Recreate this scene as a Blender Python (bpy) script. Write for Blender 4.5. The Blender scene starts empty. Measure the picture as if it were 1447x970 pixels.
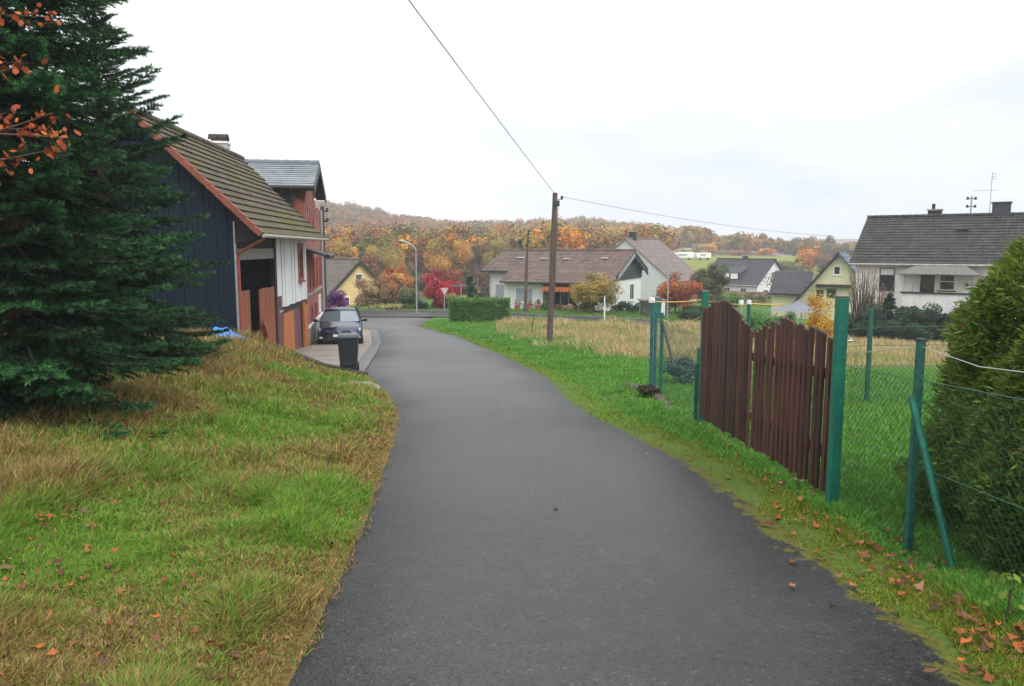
import bpy, math, random
import numpy as np
from mathutils import Vector, Matrix
random.seed(7); RNG = np.random.default_rng(7)
PI = math.pi
C = bpy.context.scene.collection
EYE, F, CX, CY = 1.65, 1100.0, 723.5, 485.0
PITCH = math.radians(7.0); CP, SP = math.cos(PITCH), math.sin(PITCH)

# ---------------------------------------------------------------- picture <-> place measurements
def P(px, py, Y):
    xc = (px - CX) / F; yc = -(py - CY) / F; d = CP + yc * SP
    return Vector((Y * xc / d, Y, EYE + Y * (yc * CP - SP) / d))
def zpix(py, Y): return P(CX, py, Y).z
def ss(a, b, x):
    t = np.clip((np.asarray(x, float) - a) / (b - a), 0, 1); return t * t * (3 - 2 * t)
_pt = np.arange(-60, 420, 0.5)
_pz = np.interp(_pt, [-60, 0, 33, 38, 45, 55, 65, 80, 100, 140, 420], [4.2, 0, -2.31, -2.55, -2.72, -2.9, -3.25, -3.9, -4.6, -4.6, -4.6])
_k = np.ones(13) / 13
_pz = np.convolve(np.pad(_pz, 6, 'edge'), _k, 'valid')
def prof(Y): return np.interp(Y, _pt, _pz)
def unproj(px, py):
    lo = 0.5
    for Y in np.arange(0.5, 80, 0.02):
        q = P(px, py, Y)
        if q.z <= prof(Y): return q
    return P(px, py, 80)
LE = [unproj(*p) for p in [(378,968),(420,895),(470,800),(510,715),(535,655),(552,610),(556,582),(545,558),(528,542),(513,527),(522,512),(532,497),(538,484),(535,474)]]
LEY = [-12, 1.5] + [p.y for p in LE] + [41, 46, 60]; LEX = [-0.9, -0.95] + [p.x for p in LE] + [-7.2, -13, -14]
RE = [unproj(*p) for p in [(1415,968),(1350,905),(1240,830),(1121,745),(1034,680),(988,652),(900,611),(850,588),(812,566),(778,532),(712,501),(652,476),(593,460)]]
REY = [-12, 1.5] + [p.y for p in RE] + [60]; REX = [2.05, 2.1] + [p.x for p in RE] + [RE[-1].x + .5]
def xl(Y): return np.interp(Y, LEY, LEX)
def xr(Y): return np.interp(Y, REY, REX)
B0 = np.array([-3.45, 17.4]); B1 = np.array([-6.9, 20.05])
def bank_end(x):                      # Y at which the bank drops to the paved yard
    x = np.asarray(x, float)
    a = B0[1] + (x - B0[0]) * (B1[1] - B0[1]) / (B1[0] - B0[0])
    return np.where(x < B1[0], B1[1] + 0.163 * (x - B1[0]), a)
def wall_x(Y): return np.where(Y < 29.8, -6.95 - .085 * (Y - 20), -6.1 - 0.163 * (Y - 20))
E1 = ([380, 900, 960, 1100, 1447], [-.017, -.016, -.011, -.011, -.018])
E2 = ([300, 440, 500, 560, 620, 700, 760, 820, 900, 960, 1040, 1090, 1150, 1200, 1447, 1700],
      [.064, .066, .060, .047, .040, .037, .040, .042, .034, .029, .022, .014, .004, .003, .004, .0])
def hillz(x, Y):
    px = CX + F * x / np.maximum(Y, 1)
    e1 = np.interp(px, *E1); e2 = np.interp(px, *E2) - .024
    z1 = EYE + 250 * e1; z2 = EYE + 430 * e2
    b = prof(np.minimum(Y, 140))
    z = np.where(Y < 120, b, np.where(Y < 250, b + (z1 - b) * ss(120, 250, Y), z1 + (z2 - z1) * np.clip((Y - 250) / 180, 0, 1)))
    return np.where(Y > 430, z2 - (z2 + 8) * ss(450, 800, Y), z)
def base_h(x, Y):
    x = np.asarray(x, float); Y = np.asarray(Y, float)
    z = np.where(Y > 120, hillz(x, Y), prof(Y))
    side = -0.06 * np.clip(x - 6, 0, 26) * ss(8, 42, Y) * (1 - ss(70, 110, Y))
    d = xl(Y) - x
    A = np.interp(Y, [0, 3, 8, 14, 18, 21], [.15, .2, .36, .55, .66, .66])
    bank = (0.07 * ss(0, .5, d) + A * ss(.4, 3.4, d)) * (Y < bank_end(x))
    return z + side + np.where(Y < 23, bank, 0)
def paved(x, Y):
    r = np.minimum(x - xl(Y), xr(Y) - x); r = np.where(Y < 52, r, -1)
    dv = np.minimum(np.minimum(xl(Y) - x + .3, x - wall_x(Y)), np.minimum(Y - bank_end(x), 41 - Y))
    return np.maximum(r, dv)
def G(x, Y):
    z = base_h(x, Y)
    return z - 0.07 * ss(0.0, .2, paved(x, Y))
def g1(x, Y): return float(base_h(np.array([x]), np.array([Y]))[0])
def h2(i, j, s):
    n = (i.astype(np.int64) * 374761393 + j.astype(np.int64) * 668265263 + s * 1442695041) & 0xffffffff
    n = ((n ^ (n >> 13)) * 1274126177) & 0xffffffff
    return ((n ^ (n >> 16)) & 0xffff) / 65535.0
def vn(x, y, s=0):
    xi = np.floor(x); yi = np.floor(y); fx = x - xi; fy = y - yi
    fx = fx * fx * (3 - 2 * fx); fy = fy * fy * (3 - 2 * fy)
    a = h2(xi, yi, s); b = h2(xi + 1, yi, s); c = h2(xi, yi + 1, s); d = h2(xi + 1, yi + 1, s)
    return (a * (1 - fx) + b * fx) * (1 - fy) + (c * (1 - fx) + d * fx) * fy
def fbm(x, y, s=0, o=3):
    t = 0; a = .5; n = 0
    for k in range(o):
        t = t + a * vn(x * 2 ** k, y * 2 ** k, s + k * 17); n += a; a *= .5
    return t / n

# ---------------------------------------------------------------- materials
def nmat(name):
    m = bpy.data.materials.new(name); m.use_nodes = True; nt = m.node_tree
    return m, nt, nt.nodes['Principled BSDF']
def L(nt, a, b): nt.links.new(a, b)
def plain(name, col, rough=.6, metal=0, var=.25, scale=6, bump=.0, spec=None, stretch=(1, 1, 1), dirt=None):
    m, nt, b = nmat(name)
    tc = nt.nodes.new('ShaderNodeTexCoord'); mp = nt.nodes.new('ShaderNodeMapping'); mp.inputs['Scale'].default_value = stretch
    n = nt.nodes.new('ShaderNodeTexNoise'); n.inputs['Scale'].default_value = scale; n.inputs['Detail'].default_value = 6; n.inputs['Roughness'].default_value = .65
    r = nt.nodes.new('ShaderNodeValToRGB'); e = r.color_ramp.elements
    e[0].position = .3; e[1].position = .72
    e[0].color = tuple(c * (1 - var) for c in col) + (1,); e[1].color = tuple(min(1, c * (1 + var)) for c in col) + (1,)
    if dirt:
        x = e.new(.22); x.color = tuple(dirt) + (1,)
    L(nt, tc.outputs['Object'], mp.inputs['Vector']); L(nt, mp.outputs[0], n.inputs['Vector']); L(nt, n.outputs['Fac'], r.inputs['Fac']); L(nt, r.outputs[0], b.inputs['Base Color'])
    b.inputs['Roughness'].default_value = rough; b.inputs['Metallic'].default_value = metal
    if spec is not None: b.inputs['Specular IOR Level'].default_value = spec
    if bump:
        bp = nt.nodes.new('ShaderNodeBump'); bp.inputs['Strength'].default_value = bump; bp.inputs['Distance'].default_value = .02
        L(nt, n.outputs['Fac'], bp.inputs['Height']); L(nt, bp.outputs[0], b.inputs['Normal'])
    return m
def vcol(name, rough=.65, trans=.25, spec=.3, noise=0, nscale=30):
    m, nt, b = nmat(name)
    a = nt.nodes.new('ShaderNodeAttribute'); a.attribute_name = 'Col'; src = a.outputs['Color']
    if noise:
        tc = nt.nodes.new('ShaderNodeTexCoord'); n = nt.nodes.new('ShaderNodeTexNoise'); n.inputs['Scale'].default_value = nscale; n.inputs['Detail'].default_value = 8; n.inputs['Roughness'].default_value = .75
        mr = nt.nodes.new('ShaderNodeMapRange'); mr.inputs['From Min'].default_value = .25; mr.inputs['From Max'].default_value = .75; mr.inputs['To Min'].default_value = 1 - noise; mr.inputs['To Max'].default_value = 1 + noise
        mx = nt.nodes.new('ShaderNodeVectorMath'); mx.operation = 'SCALE'
        L(nt, tc.outputs['Object'], n.inputs['Vector']); L(nt, n.outputs['Fac'], mr.inputs['Value']); L(nt, src, mx.inputs[0]); L(nt, mr.outputs[0], mx.inputs['Scale']); src = mx.outputs[0]
        bp = nt.nodes.new('ShaderNodeBump'); bp.inputs['Strength'].default_value = .6; bp.inputs['Distance'].default_value = .03
        L(nt, n.outputs['Fac'], bp.inputs['Height']); L(nt, bp.outputs[0], b.inputs['Normal'])
    L(nt, src, b.inputs['Base Color']); b.inputs['Roughness'].default_value = rough; b.inputs['Specular IOR Level'].default_value = spec
    if trans:
        t = nt.nodes.new('ShaderNodeBsdfTranslucent'); mix = nt.nodes.new('ShaderNodeMixShader'); mix.inputs[0].default_value = trans
        L(nt, src, t.inputs[0]); L(nt, b.outputs[0], mix.inputs[1]); L(nt, t.outputs[0], mix.inputs[2]); L(nt, mix.outputs[0], nt.nodes['Material Output'].inputs[0])
    return m
def tile_mat(name, c1, c2, moss=None, mossamt=.5, colw=.3, rough=.7, spec=.3):
    m, nt, b = nmat(name)
    tc = nt.nodes.new('ShaderNodeTexCoord')
    n = nt.nodes.new('ShaderNodeTexNoise'); n.inputs['Scale'].default_value = 1.3; n.inputs['Detail'].default_value = 8; n.inputs['Roughness'].default_value = .7
    v = nt.nodes.new('ShaderNodeTexVoronoi'); v.inputs['Scale'].default_value = 3.5
    L(nt, tc.outputs['Object'], n.inputs['Vector']); L(nt, tc.outputs['Object'], v.inputs['Vector'])
    ad = nt.nodes.new('ShaderNodeMath'); ad.operation = 'MULTIPLY_ADD'; ad.inputs[1].default_value = .35; L(nt, v.outputs['Color'], ad.inputs[0]); L(nt, n.outputs['Fac'], ad.inputs[2])
    r = nt.nodes.new('ShaderNodeValToRGB'); e = r.color_ramp.elements; e[0].position = .45; e[1].position = .85; e[0].color = c1 + (1,); e[1].color = c2 + (1,)
    L(nt, ad.outputs[0], r.inputs['Fac']); src = r.outputs[0]
    if moss:
        n2 = nt.nodes.new('ShaderNodeTexNoise'); n2.inputs['Scale'].default_value = .9; n2.inputs['Detail'].default_value = 10; n2.inputs['Roughness'].default_value = .7; L(nt, tc.outputs['Object'], n2.inputs['Vector'])
        mr = nt.nodes.new('ShaderNodeMapRange'); mr.inputs['From Min'].default_value = .62 - .3 * mossamt; mr.inputs['From Max'].default_value = .72 - .2 * mossamt; L(nt, n2.outputs['Fac'], mr.inputs['Value'])
        mx = nt.nodes.new('ShaderNodeMix'); mx.data_type = 'RGBA'; L(nt, mr.outputs[0], mx.inputs[0]); L(nt, src, mx.inputs[6]); mx.inputs[7].default_value = moss + (1,); src = mx.outputs[2]
    sx = nt.nodes.new('ShaderNodeSeparateXYZ'); L(nt, tc.outputs['Object'], sx.inputs[0])
    w = nt.nodes.new('ShaderNodeMath'); w.operation = 'MULTIPLY'; w.inputs[1].default_value = 2 * PI / colw; L(nt, sx.outputs[0], w.inputs[0])
    s = nt.nodes.new('ShaderNodeMath'); s.operation = 'SINE'; L(nt, w.outputs[0], s.inputs[0])
    bp = nt.nodes.new('ShaderNodeBump'); bp.inputs['Strength'].default_value = .9; bp.inputs['Distance'].default_value = .03; L(nt, s.outputs[0], bp.inputs['Height']); L(nt, bp.outputs[0], b.inputs['Normal'])
    L(nt, src, b.inputs['Base Color']); b.inputs['Roughness'].default_value = rough; b.inputs['Specular IOR Level'].default_value = spec
    return m
def brick_mat(name, c1, c2, mortar, scale=4, bw=.25, bh=.075, axis='XZ', rough=.85, ms=.012):
    m, nt, b = nmat(name)
    tc = nt.nodes.new('ShaderNodeTexCoord'); sx = nt.nodes.new('ShaderNodeSeparateXYZ'); cb = nt.nodes.new('ShaderNodeCombineXYZ')
    L(nt, tc.outputs['Object'], sx.inputs[0])
    if axis == 'XZ':
        ad = nt.nodes.new('ShaderNodeMath'); L(nt, sx.outputs[0], ad.inputs[0]); L(nt, sx.outputs[1], ad.inputs[1]); L(nt, ad.outputs[0], cb.inputs[0]); L(nt, sx.outputs[2], cb.inputs[1])
    else: L(nt, sx.outputs[0], cb.inputs[0]); L(nt, sx.outputs[1], cb.inputs[1])
    t = nt.nodes.new('ShaderNodeTexBrick'); t.inputs['Scale'].default_value = 1; t.inputs['Brick Width'].default_value = bw; t.inputs['Row Height'].default_value = bh; t.inputs['Mortar Size'].default_value = ms
    t.inputs['Color1'].default_value = c1 + (1,); t.inputs['Color2'].default_value = c2 + (1,); t.inputs['Mortar'].default_value = mortar + (1,)
    L(nt, cb.outputs[0], t.inputs['Vector'])
    n = nt.nodes.new('ShaderNodeTexNoise'); n.inputs['Scale'].default_value = 1.2; n.inputs['Detail'].default_value = 6; L(nt, tc.outputs['Object'], n.inputs['Vector'])
    mr = nt.nodes.new('ShaderNodeMapRange'); mr.inputs['From Min'].default_value = .3; mr.inputs['From Max'].default_value = .7; mr.inputs['To Min'].default_value = .75; mr.inputs['To Max'].default_value = 1.2; L(nt, n.outputs['Fac'], mr.inputs['Value'])
    sc = nt.nodes.new('ShaderNodeVectorMath'); sc.operation = 'SCALE'; L(nt, t.outputs['Color'], sc.inputs[0]); L(nt, mr.outputs[0], sc.inputs['Scale'])
    L(nt, sc.outputs[0], b.inputs['Base Color']); b.inputs['Roughness'].default_value = rough
    return m
M = dict(
    leaf=vcol('foliage'), needle=vcol('needles', .55, .1), grass=vcol('grass_blades', .6, .3), soil=vcol('soil_and_turf', .95, 0, .1, .6, 26),
    litter=vcol('dry_leaves', .7, .15), far=vcol('far_foliage', .8, .2, .1),
    bark=plain('bark', (.07, .05, .035), .9, var=.5, scale=14, bump=.6, stretch=(1, 1, .2)),
    pole=plain('weathered_pole', (.09, .066, .048), .9, var=.45, scale=9, bump=.4, stretch=(3, 3, .15)),
    tarwood=plain('blue_black_boards', (.006, .014, .026), .8, spec=.2, var=.45, scale=5, bump=.15, stretch=(4, 4, .2)),
    whitewood=plain('white_painted_boards', (.72, .72, .70), .65, var=.12, scale=5, stretch=(3, 3, .25)),
    redwood=plain('red_brown_wood', (.27, .075, .028), .7, var=.5, scale=6, bump=.3, stretch=(5, 5, .3)),
    orangewood=plain('orange_wood', (.42, .135, .03), .75, var=.4, scale=4, bump=.2, stretch=(4, 4, .3)),
    maroon=plain('maroon_boards', (.13, .05, .055), .75, var=.35, scale=5, stretch=(4, 4, .3)),
    redpaint=plain('red_paint', (.30, .05, .035), .6, var=.25),
    darkwood=plain('dark_wood', (.025, .018, .014), .85, var=.4, stretch=(4, 4, .3)),
    black=plain('black_paint', (.012, .013, .015), .55), dark=plain('recess_shade_black', (.006, .006, .007), .9),  # dark: near-black colour that holds the shade of openings
    slate=plain('slate_cladding', (.035, .035, .042), .7, var=.3, scale=9, stretch=(1, 1, 3)),
    gatewood=plain('stained_gate_wood', (.052, .016, .011), .62, var=.75, scale=5, bump=.45, stretch=(6, 6, .35)),
    green=plain('green_paint', (.006, .125, .082), .5, var=.38, scale=14, bump=.1, dirt=(.03, .08, .05)),
    greenold=plain('old_green_paint', (.012, .085, .062), .6, var=.5, scale=16, dirt=(.04, .035, .02)),
    bluegreen=plain('blue_green_paint', (.01, .11, .13), .55, var=.4, scale=10),
    wire=plain('green_wire', (.015, .075, .045), .5), galv=plain('galvanised_steel', (.42, .44, .45), .45, .6),
    grey=plain('grey_steel', (.33, .35, .37), .4, .3, var=.12), cable=plain('black_cable', (.05, .05, .055), .6),
    rope=plain('orange_rope', (.6, .36, .08), .7), white=plain('white_paint', (.78, .78, .76), .6, var=.06), cream=plain('cream_render', (.81, .79, .74), .85, var=.08, scale=2.5, stretch=(2, 2, .35)),
    plaster=plain('white_render', (.70, .70, .68), .85, var=.12, scale=2.5, stretch=(2, 2, .35)), yellow=plain('yellow_render', (.72, .52, .24), .85, var=.1, scale=2), paleyellow=plain('pale_yellow_render', (.68, .63, .42), .85, var=.1, scale=2),
    greygable=plain('pale_grey_cladding', (.50, .51, .52), .7, var=.1, scale=3), pinkgable=plain('pinkish_render', (.60, .54, .53), .85, var=.12),
    concrete=plain('concrete', (.30, .28, .25), .9, var=.35, scale=5, bump=.3), stone=plain('grey_kerb', (.12, .115, .11), .9, var=.3, scale=8, bump=.2),
    mossconc=plain('stained_concrete', (.20, .17, .13), .95, var=.5, scale=3, bump=.4, dirt=(.08, .09, .03)),
    binm=plain('grey_bin_plastic', (.022, .028, .036), .42, var=.2), rubber=plain('rubber', (.012, .012, .013), .8),
    carpaint=plain('dark_blue_car_paint', (.012, .018, .05), .16, .35, var=.08, spec=.8), chrome=plain('chrome', (.75, .76, .78), .15, 1, var=.05),
    lamp=plain('headlight_glass', (.62, .66, .7), .1, .4, var=.1), plate=plain('plate_white', (.75, .76, .76), .4, var=.04),
    glass=plain('dark_glass', (.02, .024, .03), .06, var=.2, spec=.8), carglass=plain('car_glass', (.16, .19, .20), .05, .35, var=.15, spec=1.0),
    curtain=plain('net_curtain_pane', (.34, .38, .42), .25, var=.25, scale=5, stretch=(8, 8, .3)),
    tarp=plain('blue_tarp', (.06, .28, .75), .4, var=.25, scale=9), awning=plain('orange_awning', (.62, .16, .04), .7, var=.3, scale=5), terracotta=plain('terracotta', (.34, .12, .06), .8),
    canvas=plain('grey_canvas', (.15, .155, .17), .8, var=.1), sign_red=plain('sign_red', (.6, .06, .06), .4), sign_back=plain('sign_grey_back', (.5, .42, .42), .4, var=.05),
    barnroof=tile_mat('mossy_barn_tiles', (.055, .04, .03), (.125, .095, .068), (.085, .085, .014), .52, .33, .9),
    vergetile=plain('red_verge_tiles', (.21, .06, .035), .8, var=.4, scale=5, dirt=(.12, .06, .04)),
    bluetile=tile_mat('glazed_grey_tiles', (.10, .12, .13), (.20, .23, .25), None, .5, .3, .35, .6), browntile=tile_mat('brown_tiles', (.07, .046, .036), (.145, .095, .075), None, .5, .3),
    greytile=tile_mat('brown_grey_tiles', (.13, .10, .09), (.20, .155, .14), None, .5, .3), darktile=tile_mat('dark_tiles', (.019, .017, .015), (.05, .045, .04), (.06, .062, .045), .12, .3),
    blacktile=tile_mat('black_tiles', (.03, .028, .032), (.055, .052, .06), None, .5, .3), slatetile=tile_mat('slate_tiles', (.07, .09, .13), (.12, .15, .2), None, .5, .3),
    olddark=tile_mat('old_grey_tiles', (.07, .06, .05), (.13, .105, .085), None, .5, .3),
    brick=brick_mat('red_brick', (.34, .075, .045), (.27, .06, .04), (.30, .16, .12)),
    paving=brick_mat('pinkish_paving', (.25, .205, .175), (.20, .165, .145), (.13, .11, .095), 1, .24, .14, 'XY', .8, .012),
)
def asphalt():
    m, nt, b = nmat('damp_asphalt')
    tc = nt.nodes.new('ShaderNodeTexCoord')
    def noise(s, d=8, r=.6):
        n = nt.nodes.new('ShaderNodeTexNoise'); n.inputs['Scale'].default_value = s; n.inputs['Detail'].default_value = d; n.inputs['Roughness'].default_value = r; L(nt, tc.outputs['Object'], n.inputs['Vector']); return n.outputs['Fac']
    def remap(x, a, b_, c, d):
        r = nt.nodes.new('ShaderNodeMapRange'); r.inputs['From Min'].default_value = a; r.inputs['From Max'].default_value = b_; r.inputs['To Min'].default_value = c; r.inputs['To Max'].default_value = d; L(nt, x, r.inputs['Value']); return r.outputs[0]
    def mul(x, y):
        n = nt.nodes.new('ShaderNodeMath'); n.operation = 'MULTIPLY'; L(nt, x, n.inputs[0]); L(nt, y, n.inputs[1]); return n.outputs[0]
    def voro(s):
        v = nt.nodes.new('ShaderNodeTexVoronoi'); v.inputs['Scale'].default_value = s; L(nt, tc.outputs['Object'], v.inputs['Vector']); return v
    v1 = voro(100); v2 = voro(62); sep = nt.nodes.new('ShaderNodeSeparateColor'); L(nt, v1.outputs['Color'], sep.inputs[0]); sep2 = nt.nodes.new('ShaderNodeSeparateColor'); L(nt, v2.outputs['Color'], sep2.inputs[0])
    stone = remap(sep.outputs[0], 0, 1, .55, 1.5); pale = remap(sep2.outputs[0], .965, .98, 1, 2.4); pit = remap(sep2.outputs[1], .90, .93, 1, .35); mott = remap(noise(7, 8, .7), .3, .7, .68, 1.32); patch = remap(noise(.55, 5, .6), .35, .65, .78, 1.22)
    val = mul(mul(mul(stone, pale), mul(pit, mott)), patch)
    sc = nt.nodes.new('ShaderNodeVectorMath'); sc.operation = 'SCALE'; sc.inputs[0].default_value = (.018, .0178, .0178); L(nt, val, sc.inputs['Scale'])
    a = nt.nodes.new('ShaderNodeAttribute'); a.attribute_name = 'Col'
    brk = nt.nodes.new('ShaderNodeMath'); brk.operation = 'MULTIPLY_ADD'; brk.inputs[1].default_value = 2.2; brk.inputs[2].default_value = -1.1; L(nt, noise(9, 10, .72), brk.inputs[0])
    sm = nt.nodes.new('ShaderNodeMath'); L(nt, a.outputs['Alpha'], sm.inputs[0]); L(nt, brk.outputs[0], sm.inputs[1])
    f = mul(remap(sm.outputs[0], .48, .62, 0, 1), remap(a.outputs['Alpha'], .02, .12, 0, 1))
    mv = nt.nodes.new('ShaderNodeVectorMath'); mv.operation = 'SCALE'; L(nt, a.outputs['Color'], mv.inputs[0]); L(nt, remap(noise(40, 6, .7), .3, .7, .45, 1.4), mv.inputs['Scale'])
    mx = nt.nodes.new('ShaderNodeMix'); mx.data_type = 'RGBA'; L(nt, f, mx.inputs[0]); L(nt, sc.outputs[0], mx.inputs[6]); L(nt, mv.outputs[0], mx.inputs[7]); L(nt, mx.outputs[2], b.inputs['Base Color'])
    mixr = nt.nodes.new('ShaderNodeMath'); mixr.operation = 'MAXIMUM'; L(nt, remap(noise(.16, 4, .55), .32, .68, .33, .48), mixr.inputs[0]); L(nt, remap(f, 0, 1, 0, .9), mixr.inputs[1]); L(nt, mixr.outputs[0], b.inputs['Roughness'])
    bp = nt.nodes.new('ShaderNodeBump'); bp.inputs['Strength'].default_value = .5; bp.inputs['Distance'].default_value = .008; L(nt, v1.outputs['Distance'], bp.inputs['Height']); L(nt, bp.outputs[0], b.inputs['Normal'])
    at = nt.nodes.new('ShaderNodeAttribute'); at.attribute_name = 'worn'; sp = remap(at.outputs['Fac'], 0, 1, .16, .5); L(nt, sp, b.inputs['Specular IOR Level'])
    return m
M['asphalt'] = asphalt()

def vary(m, amt):                                      # every board stained a little differently
    nt = m.node_tree; b = nt.nodes['Principled BSDF']; src = b.inputs['Base Color'].links[0].from_socket; oi = nt.nodes.new('ShaderNodeObjectInfo'); mr = nt.nodes.new('ShaderNodeMapRange'); mr.inputs['To Min'].default_value = 1 - amt; mr.inputs['To Max'].default_value = 1 + amt
    sc_ = nt.nodes.new('ShaderNodeVectorMath'); sc_.operation = 'SCALE'; L(nt, oi.outputs['Random'], mr.inputs['Value']); L(nt, src, sc_.inputs[0]); L(nt, mr.outputs[0], sc_.inputs['Scale']); L(nt, sc_.outputs[0], b.inputs['Base Color'])
vary(M['gatewood'], .6)
# ---------------------------------------------------------------- object helpers
def tag(o, label=None, cat=None, group=None, kind=None):
    if label: o['label'] = label
    if cat: o['category'] = cat
    if group: o['group'] = group
    if kind: o['kind'] = kind
    return o
def empty(name, loc, rz=0, label=None, cat=None, group=None):
    o = bpy.data.objects.new(name, None); C.objects.link(o); o.location = loc; o.rotation_euler.z = rz; o.empty_display_size = .3
    return tag(o, label, cat, group)
def link(name, me, mat, parent=None):
    o = bpy.data.objects.new(name, me); C.objects.link(o)
    if mat: me.materials.append(mat)
    if parent: o.parent = parent
    return o
def fmesh(name, V, Fc, mat, parent=None, col=None, smooth=False):
    V = np.ascontiguousarray(V, np.float32); Fc = np.ascontiguousarray(Fc, np.int32); k = Fc.shape[1]
    me = bpy.data.meshes.new(name); me.vertices.add(len(V)); me.vertices.foreach_set('co', V.ravel())
    me.loops.add(Fc.size); me.loops.foreach_set('vertex_index', Fc.ravel()); me.polygons.add(len(Fc)); me.polygons.foreach_set('loop_start', np.arange(len(Fc), dtype=np.int32) * k)
    if smooth: me.polygons.foreach_set('use_smooth', np.ones(len(Fc), bool))
    me.update(calc_edges=True)
    if col is not None:
        col = np.asarray(col, np.float32)
        if col.shape[1] == 3: col = np.concatenate([col, np.ones((len(col), 1), np.float32)], 1)
        me.color_attributes.new('Col', 'FLOAT_COLOR', 'POINT').data.foreach_set('color', np.ascontiguousarray(col).ravel())
    return link(name, me, mat, parent)
class MB:
    def __init__(s): s.v = []; s.f = []
    def add(s, vs, fs):
        n = len(s.v); s.v += [tuple(v) for v in vs]; s.f += [tuple(i + n for i in f) for f in fs]; return s
    def box(s, x0, x1, y0, y1, z0, z1, mtx=None):
        vs = [Vector((x, y, z)) for z in (z0, z1) for y in (y0, y1) for x in (x0, x1)]
        if mtx: vs = [mtx @ v for v in vs]
        return s.add(vs, [(0, 2, 3, 1), (4, 5, 7, 6), (0, 1, 5, 4), (2, 6, 7, 3), (0, 4, 6, 2), (1, 3, 7, 5)])
    def prism(s, poly, axis, a, b, mtx=None):          # poly in the two other axes, extruded along axis from a to b
        def mk(p, t):
            v = Vector((t, p[0], p[1])) if axis == 'x' else Vector((p[0], t, p[1])) if axis == 'y' else Vector((p[0], p[1], t))
            return mtx @ v if mtx else v
        n = len(poly)
        return s.add([mk(p, a) for p in poly] + [mk(p, b) for p in poly], [tuple(range(n))[::-1], tuple(range(n, 2 * n))] + [(i, (i + 1) % n, n + (i + 1) % n, n + i) for i in range(n)])
    def tube(s, pts, r, n=6, cap=True):
        pts = [Vector(p) for p in pts]; rs = r if isinstance(r, (list, tuple)) else [r] * len(pts); vs = []
        for i, p in enumerate(pts):
            d = (pts[min(i + 1, len(pts) - 1)] - pts[max(i - 1, 0)]).normalized()
            a = d.cross(Vector((0, 0, 1)) if abs(d.z) < .9 else Vector((1, 0, 0))).normalized(); b = d.cross(a)
            vs += [p + (a * math.cos(2 * PI * k / n) + b * math.sin(2 * PI * k / n)) * rs[i] for k in range(n)]
        fs = [(i * n + k, i * n + (k + 1) % n, (i + 1) * n + (k + 1) % n, (i + 1) * n + k) for i in range(len(pts) - 1) for k in range(n)]
        if cap: fs += [tuple(range(n))[::-1], tuple(range((len(pts) - 1) * n, len(pts) * n))]
        return s.add(vs, fs)
    def build(s, name, mat, parent=None, bevel=0, smooth=False):
        me = bpy.data.meshes.new(name); me.from_pydata(s.v, [], s.f); me.update()
        if smooth: me.polygons.foreach_set('use_smooth', [True] * len(me.polygons))
        o = link(name, me, mat, parent)
        if bevel:
            b = o.modifiers.new('bevel', 'BEVEL'); b.width = bevel; b.segments = 2; b.limit_method = 'ANGLE'
        return o
def rotz(a, loc=(0, 0, 0)): return Matrix.Translation(loc) @ Matrix.Rotation(a, 4, 'Z')

# ---------------------------------------------------------------- foliage
def rand_unit(n):
    v = RNG.normal(size=(n, 3)); return v / np.linalg.norm(v, axis=1, keepdims=True)
def quads(cen, dirv, wid, ln, w):
    """kite shaped leaves: cen base point, dirv unit length axis, wid unit width axis"""
    a = cen; b = cen + dirv * (ln * .45)[:, None] + wid * (w * .5)[:, None]; c = cen + dirv * ln[:, None]; d = cen + dirv * (ln * .45)[:, None] - wid * (w * .5)[:, None]
    V = np.stack([a, b, c, d], 1).reshape(-1, 3); Fc = np.arange(len(cen) * 4).reshape(-1, 4); return V, Fc
def cross_n(a, b):
    c = np.cross(a, b); return c / (np.linalg.norm(c, axis=1, keepdims=True) + 1e-9)
PAL = dict(
    gold=[(.60, .31, .03), (.50, .25, .03), (.34, .22, .04)], olivegold=[(.30, .22, .045), (.22, .18, .045), (.36, .24, .04)],
    orange=[(.56, .18, .03), (.44, .13, .03), (.55, .24, .04)], rust=[(.24, .09, .04), (.30, .12, .04), (.19, .09, .05)], brown=[(.17, .105, .055), (.22, .13, .06), (.14, .10, .06)],
    red=[(.36, .014, .024), (.25, .010, .018), (.42, .03, .04)], purple=[(.20, .05, .20), (.13, .035, .14), (.26, .08, .24)],
    green=[(.055, .12, .025), (.04, .09, .02), (.09, .16, .035)], dark=[(.02, .05, .02), (.028, .065, .024), (.015, .04, .018)], olive=[(.12, .125, .04), (.16, .14, .05), (.09, .11, .035)],
    yellow=[(.62, .38, .03), (.52, .30, .03), (.50, .22, .03)], paley=[(.33, .29, .09), (.26, .24, .08), (.2, .22, .07)], grey=[(.15, .125, .11), (.17, .13, .105), (.13, .115, .11)], blue=[(.07, .11, .11), (.05, .09, .09), (.10, .14, .13)], redorange=[(.36, .07, .03), (.28, .09, .03), (.40, .14, .04)],
    tan=[(.30, .19, .09), (.24, .15, .08), (.34, .24, .12)], hedge=[(.085, .20, .03), (.065, .16, .025), (.11, .23, .035)])
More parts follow.
